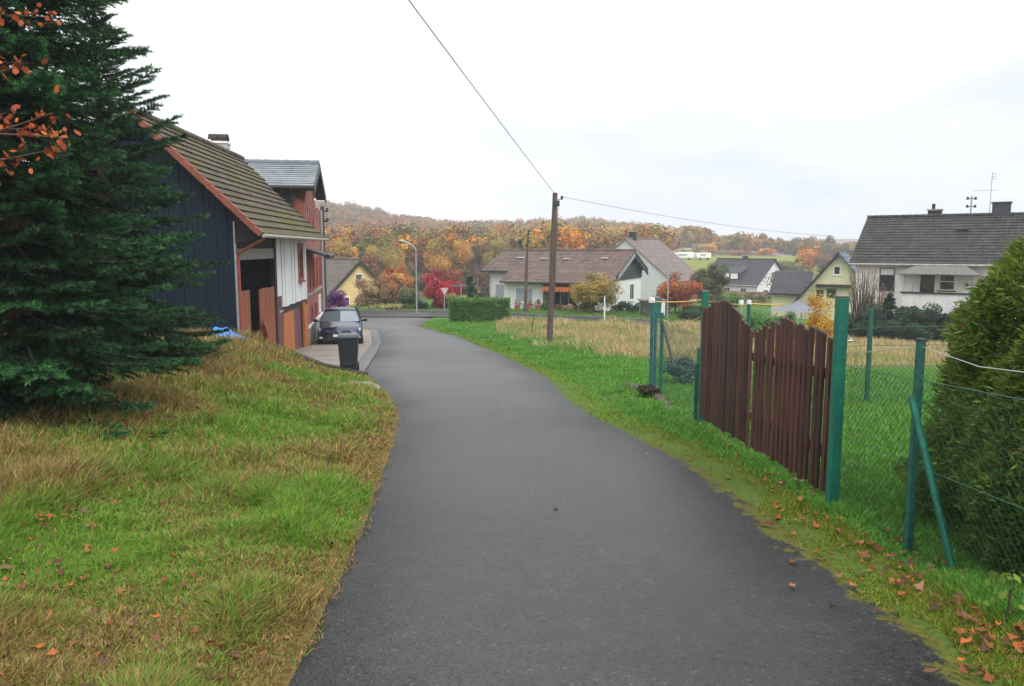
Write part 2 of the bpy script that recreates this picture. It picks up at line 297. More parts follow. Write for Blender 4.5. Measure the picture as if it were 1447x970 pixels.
def crown_pts(n, rad, cz, K, spread=.3, shape='round', bias=.45):
    u = rand_unit(K) * (RNG.random(K) ** bias)[:, None]
    if shape == 'cone':
        t = RNG.random(K) ** 1.3; th = RNG.random(K) * 2 * PI; rr = (1 - t) ** .8 * RNG.random(K) ** .4
        u = np.stack([rr * np.cos(th), rr * np.sin(th), t * 2 - 1], 1)
    if shape == 'flat': u[:, 2] = np.sign(u[:, 2]) * np.abs(u[:, 2]) ** 1.0
    cl = u * rad; s = RNG.uniform(.65, 1.35, K); idx = RNG.integers(0, K, n)
    off = rand_unit(n) * (RNG.random(n) ** .5)[:, None]
    p = cl[idx] + off * rad * spread * s[idx][:, None]
    if shape == 'cone': p = cl[idx] + off * np.array([rad[0], rad[1], rad[2] * .4]) * .16
    p[:, 2] += cz
    return p, idx, cl + np.array([0, 0, cz])
def foliage(name, parent, n, rad, cz, K, size, pal, spread=.3, shape='round', mat='leaf', zmin=.02, up=.3, asp=.7):
    p, idx, cl = crown_pts(n, np.array(rad), cz, K, spread, shape)
    k = p[:, 2] > zmin; p = p[k]; idx = idx[k]; n = len(p)
    pc = np.array(PAL[pal] if isinstance(pal, str) else pal); ci = RNG.integers(0, len(pc), K); base = pc[ci] * RNG.uniform(.75, 1.25, K)[:, None]
    col = base[idx] * RNG.uniform(.7, 1.3, n)[:, None]
    o_ = (p - np.array([0, 0, cz])) / np.array(rad); nr = o_ * .9 + rand_unit(n) * .6 + np.array([0, 0, up]); d = cross_n(nr, rand_unit(n)); w = cross_n(d, nr)
    s = size * RNG.uniform(.6, 1.35, n)
    V, Fc = quads(p, d, w, s, s * asp)
    return fmesh(name, V, Fc, M[mat], parent, np.repeat(col, 4, 0)), cl
def trunk(parent, h, r, cl, nl=8, mat='bark', lean=.0, name='trunk'):
    mb = MB(); top = Vector((lean * h, 0, h)); pts = [Vector((lean * h * t ** 1.3 + random.uniform(-.3, .3) * r * (t > 0), random.uniform(-.3, .3) * r * (t > 0), h * t)) for t in (0, .15, .35, .6, .8, 1)]
    mb.tube(pts, [r * 1.35, r, r * .85, r * .6, r * .4, r * .15], 8)
    idx = RNG.permutation(len(cl))[:nl]
    for i in idx:
        e = Vector(cl[i]); t = min(.85, max(.25, (e.z / h) * .6)); k = min(4, int(t * 5)); s = pts[k] + (pts[k + 1] - pts[k]) * (t * 5 - k if t * 5 - k < 1 else .9)
        m = s.lerp(e, .5) + Vector((0, 0, -.03 * h)); mb.tube([s, m, e], [r * .4, r * .25, r * .08], 5)
    return mb.build(name, M[mat], parent, smooth=True)
def tree(label, px, topy, Y, wpx, pal, name='deciduous_tree', cat='tree', group=None, low=.25, n=None, size=None, K=26, shape='round', spread=.3, base=None, tr=.02, dense=1, stems=8):
    x = (px - CX) / F * Y; z0 = g1(x, Y) if base is None else zpix(base, Y)
    w = wpx / F * Y; h = zpix(topy, Y) - z0
    o = empty(name, (x, Y, z0 - .03), random.uniform(0, 6), label, cat, group)
    area = wpx * (h / Y * F); n = n or int(min(9000, max(500, area * 1.3)) * dense); size = size or max(.05, 2.6 / F * Y)
    ch = h * (1 - low)
    _, cl = foliage('crown', o, n, (w / 2 * .86, w / 2 * .86, ch / 2 * .9), h - ch / 2, K, size, pal, spread, shape)
    trunk(o, h * .85, max(.03, h * tr), cl, stems)
    return o
def shrub(label, px, topy, Y, wpx, pal, name='shrub', cat='shrub', **k):
    k.setdefault('low', .02); k.setdefault('K', 18); k.setdefault('tr', .012); k.setdefault('spread', .42); k.setdefault('dense', 1.5)
    return tree(label, px, topy, Y, wpx, pal, name, cat, **k)

# ================================================================ SETTING
cam = bpy.data.cameras.new('camera'); co = bpy.data.objects.new('camera', cam); C.objects.link(co)
co.location = (0, 0, EYE); co.rotation_euler = (PI / 2 - PITCH, 0, 0); cam.sensor_width = 36; cam.sensor_fit = 'HORIZONTAL'; cam.lens = 36 * F / 1447; cam.clip_start = .05; cam.clip_end = 6000
sc = bpy.context.scene; sc.camera = co
sc.view_settings.view_transform = 'Standard'; sc.view_settings.look = 'None'; sc.view_settings.gamma = 1; sc.view_settings.exposure = .38; sc.view_settings.use_curve_mapping = False
SUN_EL, SUN_AZ = math.radians(48), math.radians(140)
w = bpy.data.worlds.new('World'); sc.world = w; w.use_nodes = True; nt = w.node_tree; bg = nt.nodes['Background']
sky = nt.nodes.new('ShaderNodeTexSky'); sky.sky_type = 'NISHITA'; sky.sun_disc = False; sky.sun_elevation = SUN_EL; sky.sun_rotation = SUN_AZ
tc = nt.nodes.new('ShaderNodeTexCoord'); mp = nt.nodes.new('ShaderNodeMapping'); mp.inputs['Scale'].default_value = (1, 1, 3.2); mp.inputs['Location'].default_value = (.35, .1, .2)
nz = nt.nodes.new('ShaderNodeTexNoise'); nz.inputs['Scale'].default_value = 1.7; nz.inputs['Detail'].default_value = 6; nz.inputs['Roughness'].default_value = .5
L(nt, tc.outputs['Generated'], mp.inputs[0]); L(nt, mp.outputs[0], nz.inputs['Vector'])
sx = nt.nodes.new('ShaderNodeSeparateXYZ'); L(nt, tc.outputs['Generated'], sx.inputs[0])
az = nt.nodes.new('ShaderNodeMath'); az.operation = 'MULTIPLY_ADD'; az.inputs[1].default_value = .38; L(nt, sx.outputs[0], az.inputs[0]); L(nt, nz.outputs['Fac'], az.inputs[2])
cr = nt.nodes.new('ShaderNodeValToRGB'); e = cr.color_ramp.elements; e[0].position = .42; e[1].position = .70
e[0].color = (1.0, 1.0, 1.0, 1); e[1].color = (.63, .68, .75, 1); L(nt, az.outputs[0], cr.inputs['Fac'])
zr = nt.nodes.new('ShaderNodeMapRange'); zr.inputs['From Min'].default_value = .25; zr.inputs['From Max'].default_value = 1; zr.inputs['To Min'].default_value = 9.6; zr.inputs['To Max'].default_value = 27; L(nt, sx.outputs[2], zr.inputs['Value'])
vs = nt.nodes.new('ShaderNodeVectorMath'); vs.operation = 'SCALE'; L(nt, cr.outputs[0], vs.inputs[0]); L(nt, zr.outputs[0], vs.inputs['Scale'])
mx = nt.nodes.new('ShaderNodeMix'); mx.data_type = 'RGBA'; mx.inputs[0].default_value = .9; L(nt, sky.outputs[0], mx.inputs[6]); L(nt, vs.outputs[0], mx.inputs[7]); L(nt, mx.outputs[2], bg.inputs[0]); bg.inputs[1].default_value = .1
sl = bpy.data.lights.new('sun', 'SUN'); sl.energy = 1.5; sl.angle = math.radians(35); sl.color = (1, .96, .9); so = bpy.data.objects.new('sun', sl); C.objects.link(so)
sd = Vector((math.sin(SUN_AZ) * math.cos(SUN_EL), math.cos(SUN_AZ) * math.cos(SUN_EL), math.sin(SUN_EL))); so.rotation_euler = sd.to_track_quat('Z', 'Y').to_euler(); so.location = (0, 0, 60)

# ground sheet
rows = [-9.0]
while rows[-1] < 960:
    y = rows[-1]; rows.append(y + (0.14 if y < 23 else .14 + (y - 23) * .022))
RY = np.array(rows); NA = 330; ta = np.linspace(-1, 1, NA); ta = np.sign(ta) * (np.abs(ta) ** 1.5) * 1.35
GX = ta[None, :] * (np.maximum(RY, 0)[:, None] * .95 + 9); GY = np.repeat(RY[:, None], NA, 1)

def bumps(x, Y): return (fbm(x * 2.2, Y * 2.2, 3) - .5) * .09 * ss(.08, .3, -paved(x, Y)) * (Y < 60)
GZ = G(GX, GY) + bumps(GX, GY)
def turf_color(x, Y):
    x = np.asarray(x); Y = np.asarray(Y); n = fbm(x * .7, Y * .7, 5, 4); n2 = fbm(x * 2.6, Y * 2.6, 9, 3)
    gr = np.array([.085, .165, .022]); dry = np.array([.30, .20, .07]); br = np.array([.10, .060, .025]); lawn = np.array([.06, .16, .022]); field = np.array([.30, .21, .11]); meadow = np.array([.20, .21, .035])
    d = xl(Y) - x; left = d > -.2
    f = np.where(left, np.clip(ss(1.5, 3.2, d) * .8 * ss(3.0, 7, Y) + (n - .44) * 3.0 + .14 + .35 * (1 - ss(0, .3, d)), 0, 1), 0)
    e = x - xr(Y); fld = (~left) & (e > 0)
    fz = ss(1.8, 4.2, e + (n2 - .5) * 3) * ss(20, 27, Y + (n - .5) * 6) * (1 - ss(44.5, 46, Y)) * fld
    fz2 = ss(20, 25, Y + (n - .5) * 5) * (x > 3.5) * (1 - ss(44, 47, Y)); fz = np.maximum(fz, fz2)
    c = gr * (1 - f[..., None]) + (dry * .62 + br * .38) * f[..., None]
    rv = (~left).astype(float)[..., None]; c = c * (1 - rv) + (lawn * (1 - .35 * n[..., None]) + gr * .35 * n[..., None]) * rv
    c = c * (1 - fz[..., None]) + (field * (.7 + .7 * n2[..., None])) * fz[..., None]
    far = ss(75, 110, Y)[..., None]; px = CX + F * x / np.maximum(Y, 1); med = ((px > 940) & (Y > 115) & (Y < 262))[..., None]
    c = c * (1 - far) + np.where(med, meadow * (.85 + .3 * n[..., None]), np.array([.13, .085, .04])) * far
    c = c * (.72 + .55 * n2[..., None])
    return c, f, fz
gc, gf, gfz = turf_color(GX, GY)
sh = ss(0, 1.4, 1.9 - np.hypot(GX + 5.1, GY - 8.2)) * .85; gc = gc * (1 - sh[..., None]) + np.array([.045, .028, .014]) * sh[..., None]  # dark earth under the big spruce, its shade put into the colour too
ii = np.arange(len(RY) - 1)[:, None] * NA + np.arange(NA - 1)[None, :]
GF = np.stack([ii, ii + 1, ii + 1 + NA, ii + NA], -1).reshape(-1, 4)
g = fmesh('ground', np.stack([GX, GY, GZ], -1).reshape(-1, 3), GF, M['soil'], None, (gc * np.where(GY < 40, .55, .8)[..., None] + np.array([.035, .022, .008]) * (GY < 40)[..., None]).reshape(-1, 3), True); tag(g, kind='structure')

def strip(name, Ys, x0, x1, ncol, mat, dz, colf=None, kind='structure'):
    Ys = np.array(Ys); t = np.linspace(0, 1, ncol); X = x0[:, None] * (1 - t) + x1[:, None] * t; YY = np.repeat(Ys[:, None], ncol, 1)
    Z = prof(YY) + dz - .03 * (2 * t[None, :] - 1) ** 4; i = np.arange(len(Ys) - 1)[:, None] * ncol + np.arange(ncol - 1)[None, :]
    Fc = np.stack([i, i + 1, i + 1 + ncol, i + ncol], -1).reshape(-1, 4)
    o = fmesh(name, np.stack([X, YY, Z], -1).reshape(-1, 3), Fc, mat, None, colf(X, YY) if colf else None, True); tag(o, kind=kind); return o
def roadcol(X, Y):
    e = xr(Y) - X; d = X - xl(Y); n = fbm(X * 1.6, Y * 1.6, 21)
    a = np.clip(1.02 - e / (.10 + .42 * n * (1 - ss(6, 12, Y)) + .08), 0, 1) * (1 - ss(20, 30, Y)); a = np.maximum(a, np.clip(.8 - d / .10, 0, 1) * (1 - ss(17, 17.5, Y)))
    moss = np.where((e < d)[..., None], np.array([.085, .088, .012]), np.array([.10, .06, .03]))
    return np.concatenate([moss, a[..., None]], -1).reshape(-1, 4)
Ys = np.arange(-9, 50.6, .2); jl = (fbm(Ys * 1.7, Ys * 0 + 3, 4) - .5) * .14 * (Ys < 17); jr = (fbm(Ys * 1.3, Ys * 0 + 9, 6) - .5) * .22
rd = strip('road', Ys, xl(Ys) - .04 + jl, xr(Ys) + .06 + jr, 26, M['asphalt'], 0.0, roadcol)
co_ = np.empty(len(rd.data.vertices) * 3, np.float32); rd.data.vertices.foreach_get('co', co_); co_ = co_.reshape(-1, 3); wr_ = np.minimum(xr(co_[:, 1]) - co_[:, 0], co_[:, 0] - xl(co_[:, 1])); wr_ = ss(.05, 1.0, wr_ + (fbm(co_[:, 0] * 1.1, co_[:, 1] * .4, 91) - .5) * .8).astype(np.float32)
rd.data.attributes.new('worn', 'FLOAT', 'POINT').data.foreach_set('value', np.ascontiguousarray(wr_))
# side street at the junction, curving past the bungalow
cs = []
for x in np.arange(-46, 46, .8):
    yc = 52.2 - 5.2 * float(ss(-5, 7, x)) - .09 * max(0, x - 3)
    cs.append((x, yc))
V = []; 
for x, yc in cs:
    hw0 = 2.4 - 1.3 * float(ss(-5, 3, x))
    for t in (-hw0, -hw0 / 2, 0, hw0 / 2, hw0): V.append((x, yc + t, g1(x, yc + t) + .045))
V = np.array(V); i = np.arange(len(cs) - 1)[:, None] * 5 + np.arange(4)[None, :]
o = fmesh('side_road', V, np.stack([i, i + 5, i + 6, i + 1], -1).reshape(-1, 4), M['asphalt'], None, np.tile([[.1, .1, .1, 0]], (len(V), 1)), True); tag(o, kind='structure')
# pale kerb on the far side of the side street
mb = MB(); pts = [(x, yc + 2.5 - 1.3 * float(ss(-5, 3, x))) for x, yc in cs]
for (xa, ya), (xb, yb) in zip(pts[:-1], pts[1:]):
    za, zb = g1(xa, ya) + .02, g1(xb, yb) + .02
    mb.add([(xa, ya, za), (xb, yb, zb), (xb, yb, zb + .14), (xa, ya, za + .14), (xa, ya + .2, za + .14), (xb, yb + .2, zb + .14)], [(0, 1, 2, 3), (3, 2, 5, 4)])
tag(mb.build('kerb', M['stone']), kind='structure')
# paved yard in front of the brick house
Yd = np.concatenate([np.arange(17.45, 20.05, .1), np.arange(20.05, 40.8, .25)])
lb = np.where(Yd < 20.05, B0[0] + (Yd - B0[1]) * (B1[0] - B0[0]) / (B1[1] - B0[1]), np.where(Yd < 37.5, wall_x(Yd) - .05, wall_x(37.5) - 1.5))
strip('paved_yard', Yd, lb, np.maximum(xl(Yd) - .32, lb + .02), 10, M['paving'], .012)
Yk = np.arange(17.5, 40.8, .2); strip('gutter', Yk, xl(Yk) - .34, xl(Yk) + .02, 4, M['stone'], .03)

# ---------------------------------------------------------------- grass and litter
def blades(name, x, Y, hgt, wid, col, lean=.5, curl=.5):
    n = len(x); z = np.maximum(G(x, Y) + bumps(x, Y), prof(Y) - .012 - .06 * np.clip(x - 6, 0, 26) * (Y > 8) * 9) - .008; th = RNG.random(n) * 2 * PI; la = RNG.random(n) ** .7 * lean
    d = np.stack([np.cos(th) * la, np.sin(th) * la, np.ones(n)], 1); d /= np.linalg.norm(d, axis=1, keepdims=True); ph = RNG.random(n) * 2 * PI
    w = np.stack([np.cos(ph), np.sin(ph), np.zeros(n)], 1); p = np.stack([x, Y, z], 1)
    mid = p + d * (hgt * .55)[:, None]; d2 = d + np.stack([np.cos(th), np.sin(th), -np.ones(n) * .6], 1) * (curl * RNG.random(n))[:, None]; tip = mid + d2 * (hgt * .5)[:, None]
    ww = w * wid[:, None]
    V = np.stack([p - ww * .5, p + ww * .5, mid + ww * .42, mid - ww * .42, tip], 1).reshape(-1, 3); b = np.arange(n)[:, None] * 5
    Fc = np.concatenate([b + np.array([[0, 1, 2]]), b + np.array([[0, 2, 3]]), b + np.array([[3, 2, 4]])], 0)
    o = fmesh(name, V, Fc, M['grass'], None, np.repeat(col, 5, 0)); tag(o, kind='stuff'); return o
def scatter(n, y0, y1, amin, amax, keep, power=2.0):
    """more blades where they are near: density falls off with distance"""
    u = RNG.random(n); Y = (y0 ** (1 - power + 1) + u * (y1 ** (2 - power) - y0 ** (2 - power))) ** (1 / (2 - power)) if abs(power - 2) > 1e-6 else y0 * (y1 / y0) ** u
    x = (amin + (amax - amin) * RNG.random(n)) * Y; k = keep(x, Y); return x[k], Y[k]
def gcol(x, Y, lush):
    c, f, fz = turf_color(x, Y); n = len(x); tone = RNG.random(n); g1_ = np.array([.09, .245, .018]); g2 = np.array([.21, .33, .03]); st = np.array([.52, .39, .13]); br = np.array([.26, .14, .045])
    gcl = g1_ * (1 - tone[:, None]) + g2 * tone[:, None]; k = RNG.random(n) < np.clip(f * .95 + .12, 0, .9)
    dr = st * (1 - RNG.random(n)[:, None]) + br * RNG.random(n)[:, None] * .9; out = np.where(k[:, None], dr * .75, gcl)
    return out * RNG.uniform(.65, 1.25, n)[:, None], f
# left bank
x, Y = scatter(520000, 1.9, 21, -.98, -.02, lambda x, Y: (x < xl(Y) + .02 + .22 * (fbm(x * 5, Y * 5, 71) - .45) * RNG.random(len(x))) & (Y < bank_end(x) - .03) & (np.hypot(x + 5.1, Y - 8.2) > .9 * RNG.random(len(x))))
xe, Ye = scatter(200000, 2.1, 6.5, -.92, -.1, lambda x, Y: (x < xl(Y) + .02 + .22 * (fbm(x * 5, Y * 5, 71) - .45) * RNG.random(len(x)))); x = np.concatenate([x, xe]); Y = np.concatenate([Y, Ye])
c, f = gcol(x, Y, 1); n1 = fbm(x * 1.5, Y * 1.5, 31); d = xl(Y) - x
hh = (.05 + .10 * ss(.4, .75, n1) + .10 * f * ss(1.5, 3, d)) * RNG.uniform(.55, 1.35, len(x)) * (.55 + .45 * ss(0, .4, d)) * np.interp(Y, [2, 8, 20], [.85, 1.15, 1.35])
blades('grass_bank', x, Y, hh, np.clip(.0035 + .00085 * Y, .004, .02) * RNG.uniform(.7, 1.4, len(x)), c, .95, .9)
# right verge and garden lawn
x, Y = scatter(300000, 2.3, 48, .0, .85, lambda x, Y: (x > xr(Y) + .05 - .5 * (fbm(x * 3, Y * 3, 72) - .3) * RNG.random(len(x)) * (1 - ss(8, 16, Y))) & ~((Y > 19) & (x > 3.4)) & (x < 12) & ((x < 2.45) | (Y > 3)))
xe, Ye = scatter(240000, 2.3, 12, .1, .9, lambda x, Y: (x > xr(Y) + .05 - .5 * (fbm(x * 3, Y * 3, 72) - .3) * RNG.random(len(x))) & (x < xr(Y) + .75)); x = np.concatenate([x, xe]); Y = np.concatenate([Y, Ye])
xe, Ye = scatter(130000, 16, 46, -.14, .20, lambda x, Y: (x > xr(Y) - .03) & (x < xr(Y) + 4.5), 1.3); x = np.concatenate([x, xe]); Y = np.concatenate([Y, Ye])
c, f = gcol(x, Y, 1); e = x - xr(Y); n1 = fbm(x * 1.5, Y * 1.5, 35)
lawn = (x > 2.65); moss = (~lawn) & (e < .30) & (Y < 10); cm = np.array([.20, .22, .02]) * RNG.uniform(.6, 1.3, len(x))[:, None]
c = np.where((lawn | (e > .35))[:, None], np.array([.085, .25, .03]) * RNG.uniform(.6, 1.5, len(x))[:, None] + np.array([.03, .01, 0]) * RNG.random(len(x))[:, None], c); c = np.where(moss[:, None] & (RNG.random(len(x)) < .75)[:, None], cm, c)
hh = np.where(lawn, .05 + .04 * n1, .045 + .08 * ss(.45, .75, n1)) * RNG.uniform(.6, 1.4, len(x)) * (.4 + .6 * ss(0, .5, e)); hh = np.where(moss, hh * .7, hh)
blades('grass_verge', x, Y, hh * np.interp(Y, [2, 10, 40], [.9, 1, 1.7]), np.clip(.0035 + .0009 * Y, .004, .03) * RNG.uniform(.7, 1.4, len(x)), c, .8, .7)
# dry field
def in_field(x, Y):
    _, _, fz = turf_color(x, Y); return RNG.random(len(x)) < fz * 1.05
x, Y = scatter(150000, 17, 47, -.02, .85, lambda x, Y: (x > xr(Y)) & in_field(x, Y), 1.2)
n1 = fbm(x * .5, Y * .5, 41); t = RNG.random(len(x))[:, None]
c = (np.array([.56, .42, .25]) * t + np.array([.38, .25, .14]) * (1 - t)) * (.65 + .7 * n1[:, None]); k = (RNG.random(len(x)) < .26 + .5 * ss(.5, .68, fbm(x * .8, Y * .8, 44)))[:, None]; c = np.where(k, np.array([.20, .27, .05]) * RNG.uniform(.7, 1.3, len(x))[:, None], c)
blades('dry_grass', x, Y, (.14 + .28 * ss(.35, .7, n1)) * RNG.uniform(.5, 1.4, len(x)), np.clip(.0009 * Y, .012, .04), c, .7, .6)
# lawn of the bungalow and beyond
x, Y = scatter(26000, 46, 66, -.16, .30, lambda x, Y: (Y > 55.2 - 6.8 * ss(-5, 5, x)) , 1.0)
blades('grass_lawn', x, Y, RNG.uniform(.06, .2, len(x)), RNG.uniform(.03, .06, len(x)), np.array([.10, .19, .03]) * RNG.uniform(.6, 1.5, len(x))[:, None], .6, .5)

def leaf_litter(name, x, Y, size, col, lift=.02, zf=None):
    n = len(x); z = np.where(paved(x, Y) > 0, prof(Y) + .008, G(x, Y) + bumps(x, Y) + lift + RNG.random(n) * .035); m = 7; th = RNG.random(n) * 2 * PI
    tilt = rand_unit(n) * .35 + np.array([0, 0, 1]); tilt /= np.linalg.norm(tilt, axis=1, keepdims=True); a = cross_n(tilt, np.stack([np.cos(th), np.sin(th), np.zeros(n)], 1)); b = np.cross(tilt, a)
    V = []
    prof_r = [1.0, .55, .85, .5, .6, .5, .9, .55][:8]
    for k in range(8):
        an = 2 * PI * k / 8; r = size * prof_r[k] * RNG.uniform(.8, 1.2, n); V.append(np.stack([x, Y, z], 1) + a * (r * math.cos(an))[:, None] + b * (r * .75 * math.sin(an))[:, None] + tilt * (r * r / size * RNG.uniform(-.2, .7, n))[:, None])
    V = np.stack(V, 1); cen = np.stack([x, Y, z], 1)[:, None, :]; V = np.concatenate([cen, V], 1).reshape(-1, 3); bs = np.arange(n)[:, None] * 9
    Fc = np.concatenate([bs + np.array([[0, 1 + k, 1 + (k + 1) % 8]]) for k in range(8)], 0)
    o = fmesh(name, V, Fc, M['litter'], None, np.repeat(col, 9, 0)); tag(o, kind='stuff'); return o
LC = np.array([(.30, .09, .025), (.17, .055, .022), (.26, .10, .04), (.11, .045, .022), (.38, .09, .015), (.24, .13, .065)])
def lc(n, m=1): return LC[RNG.integers(0, len(LC), n)] * RNG.uniform(.5, 1.15, n)[:, None] * m
xa, Ya = scatter(3600, 2.4, 11, -.75, -.1, lambda x, Y: (x < xl(Y)) & (RNG.random(len(x)) < .12 + .85 * ss(.9, 2.6, xl(Y) - x) * (1 - ss(6, 10, Y))))
xb, Yb = scatter(3400, 2.6, 13, .15, .75, lambda x, Y: (x > xr(Y) - .35 * RNG.random(len(x)) ** 2) & (x < 2.75) & (RNG.random(len(x)) < .22 + .75 * (1 - ss(5, 8, Y)) * ss(.42, .6, fbm(x * 2, Y * 2, 83))))
xc, Yc = scatter(60, 9, 16, -.3, 0, lambda x, Y: (x < xl(Y) + .3) & (x > xl(Y) - .8))
xd = np.array([1.62, 1.75, .35, 1.2, -.25, 1.45, .1]); Yd2 = np.array([4.3, 4.05, 6.0, 9.2, 12.5, 8.2, 13.5])
x = np.concatenate([xa, xb, xc, xd]); Y = np.concatenate([Ya, Yb, Yc, Yd2])
leaf_litter('fallen_leaves', x, Y, RNG.uniform(.016, .048, len(x)), lc(len(x)))
xw, Yw = scatter(60000, 2.3, 17, -.45, -.02, lambda x, Y: (np.abs(xl(Y) - x + .05 - .16 * fbm(x * 4, Y * 4, 75)) < .13) & (Y < bank_end(x) - .05))
cw = (np.array([.34, .20, .075]) * RNG.random(len(xw))[:, None] + np.array([.13, .07, .03])) * RNG.uniform(.5, 1.2, len(xw))[:, None]; cw = np.where((RNG.random(len(xw)) < .22)[:, None], np.array([.10, .22, .03]), cw)
blades('dry_straw', xw, Yw, RNG.uniform(.02, .06, len(xw)), np.clip(.0028 + .0007 * Yw, .003, .014), cw, 2.6, .6)
# ================================================================ THINGS
# ---- building helpers (local frame: x along the facade, y away from it, z up)
def slope(name, parent, x0, x1, e, r, N, mat, th=.12, step=.03):
    """tiled roof slope from eave e=(y,z) to ridge r=(y,z), real stepped courses"""
    mb = MB(); e = Vector((0, *e)); r = Vector((0, *r)); d = r - e; n = Vector((0, -d.z, d.y)).normalized() * (1 if d.y > 0 else -1)
    X = lambda v, x: Vector((x, v.y, v.z))
    for i in range(N):
        a = e + d * (i / N); b = e + d * ((i + 1) / N); p0, p1, p2 = a + n * .002, a + n * step, b + n * .004
        k = [X(p0, x0), X(p0, x1), X(p1, x1), X(p1, x0), X(p2, x1), X(p2, x0)]
        mb.add(k, [(0, 1, 2, 3), (3, 2, 4, 5), (0, 3, 5), (1, 4, 2)])
    q = [e, r, r - n * th, e - n * th]; mb.add([X(v, x0) for v in q] + [X(v, x1) for v in q], [(0, 1, 2, 3), (7, 6, 5, 4), (0, 4, 5, 1), (1, 5, 6, 2), (2, 6, 7, 3), (3, 7, 4, 0)])
    return mb.build(name, M[mat], parent)
def ridge_cap(parent, x0, x1, y, z, mat, r=.11):
    mb = MB(); n = max(2, int((x1 - x0) / .4))
    for i in range(n):
        a = x0 + (x1 - x0) * i / n; b = x0 + (x1 - x0) * (i + 1) / n + .03; mb.tube([(a, y, z), (b, y, z)], [r, r * .86], 8)
    return mb.build('ridge_tiles', M[mat], parent)
def gable_wall(parent, Lx, D, z0, He, Hr, mat, name='wall', yr=None):
    yr = D / 2 if yr is None else yr
    mb = MB(); mb.prism([(0, z0), (D, z0), (D, He), (yr, Hr), (0, He)], 'x', 0, Lx); return mb.build(name, M[mat], parent)
FACES = {'f': lambda Lx, D: rotz(0), 'r': lambda Lx, D: rotz(PI / 2, (Lx, 0, 0)), 'l': lambda Lx, D: rotz(-PI / 2, (0, D, 0)), 'b': lambda Lx, D: rotz(PI, (Lx, D, 0))}
def window(parent, face, Lx, D, u, z, w, h, frame='white', pane='glass', sill='concrete', bars=(1, 0), name='window', off=0, t=.07, label=None):
    """u,z lower left corner on the face; frame bars proud of the wall, glass set back between them"""
    T = FACES[face](Lx, D) @ Matrix.Translation((0, -off, 0)); mb = MB()
    mb.box(u, u + t, -.035, .02, z, z + h, T).box(u + w - t, u + w, -.035, .02, z, z + h, T).box(u + t, u + w - t, -.035, .02, z, z + t, T).box(u + t, u + w - t, -.035, .02, z + h - t, z + h, T)
    for k in range(bars[0]):
        c = u + w * (k + 1) / (bars[0] + 1); mb.box(c - t * .4, c + t * .4, -.03, .02, z + t, z + h - t, T)
    for k in range(bars[1]):
        c = z + h * (k + 1) / (bars[1] + 1); mb.box(u + t, u + w - t, -.026, .02, c - t * .35, c + t * .35, T)
    f = mb.build(name, M[frame], parent)
    MB().box(u + t * .9, u + w - t * .9, -.012, .015, z + t * .9, z + h - t * .9, T).build('pane', M[pane], f)
    if sill: MB().box(u - .06, u + w + .06, -.09, .01, z - .06, z - .004, T).build('sill', M[sill], f)
    if label: f['label'] = label
    return f
def chimney(parent, x, y, z0, z1, sx, sy, mat, cap='concrete', name='chimney'):
    c = MB().box(x - sx / 2, x + sx / 2, y - sy / 2, y + sy / 2, z0, z1).build(name, M[mat], parent)
    MB().box(x - sx / 2 - .06, x + sx / 2 + .06, y - sy / 2 - .06, y + sy / 2 + .06, z1 + .003, z1 + .09).build('cap', M[cap], c); return c
def gutter(parent, x0, x1, y, z, mat='grey', r=.06): return MB().tube([(x0, y, z), (x1, y, z)], r, 8).build('gutter', M[mat], parent)
def pipe(parent, pts, mat='grey', r=.045, name='downpipe'): return MB().tube(pts, r, 8).build(name, M[mat], parent, smooth=False)

# ---- barn
U = Vector((-.161, .987, 0)); ANG = math.atan2(.987, -.161); zb = -1.6
barn = empty('barn', (-7.05, 19.9, zb), math.atan2(.9964, -.085), 'old barn with mossy tiled roof, dark blue boards and white planks', 'barn')
A = lambda z: z - zb
ez, rzz = 1.98, 4.95; BL = 10.0; EV, RV = -.75, 2.27; BW = 2 * RV; NR = 15
slope('roof', barn, -.28, BL + .35, (EV, A(ez)), (RV, A(rzz)), NR, 'barnroof', .1, .05)
slope('roof', barn, -.28, BL + .35, (BW - EV, A(ez)), (RV + .02, A(rzz)), NR, 'barnroof', .1, .05)
ridge_cap(barn, -.3, BL + .35, RV, A(rzz) + .02, 'barnroof', .12)
mb = MB()                                             # red verge tiles stepping down the front rake
for i in range(NR):
    a = Vector((-.36, EV + (RV - EV) * i / NR, A(ez) + (rzz - ez) * i / NR)); b = Vector((-.36, EV + (RV - EV) * (i + 1.08) / NR, A(ez) + (rzz - ez) * (i + 1.08) / NR)); n = Vector((0, -.66, .75))
    q = [a + n * .07, b + n * .045, b - n * .085, a - n * .065]; mb.add(q + [v + Vector((.2, 0, 0)) for v in q], [(0, 1, 2, 3), (7, 6, 5, 4), (0, 4, 5, 1), (1, 5, 6, 2), (2, 6, 7, 3), (3, 7, 4, 0)])
mb.build('verge_tiles', M['vergetile'], barn)
top = lambda y: (A(ez) + (rzz - ez) * (min(y, BW - y) - EV) / (RV - EV)) - .16
mb = MB(); y = .0; k = 0                               # dark blue gable: individual vertical boards
while y < BW - .05:
    wd = .142; mb.prism([(y, 0), (y + wd - .008, 0), (y + wd - .008, top(y + wd)), (y, top(y))], 'x', -.02 - .012 * (k % 2), .08); y += wd; k += 1
mb.prism([(.03, .02), (BW - .03, .02), (BW - .03, top(BW - .03) - .05), (RV, top(RV) - .05), (.03, top(.03) - .05)], 'x', .02, .14)
mb.build('boarded_gable', M['tarwood'], barn)
mb = MB(); mb.prism([(EV + .05, A(ez) - .10), (0, A(ez) - .22), (0, top(0)), ], 'x', .0, .05); mb.build('soffit_board', M['darkwood'], barn)
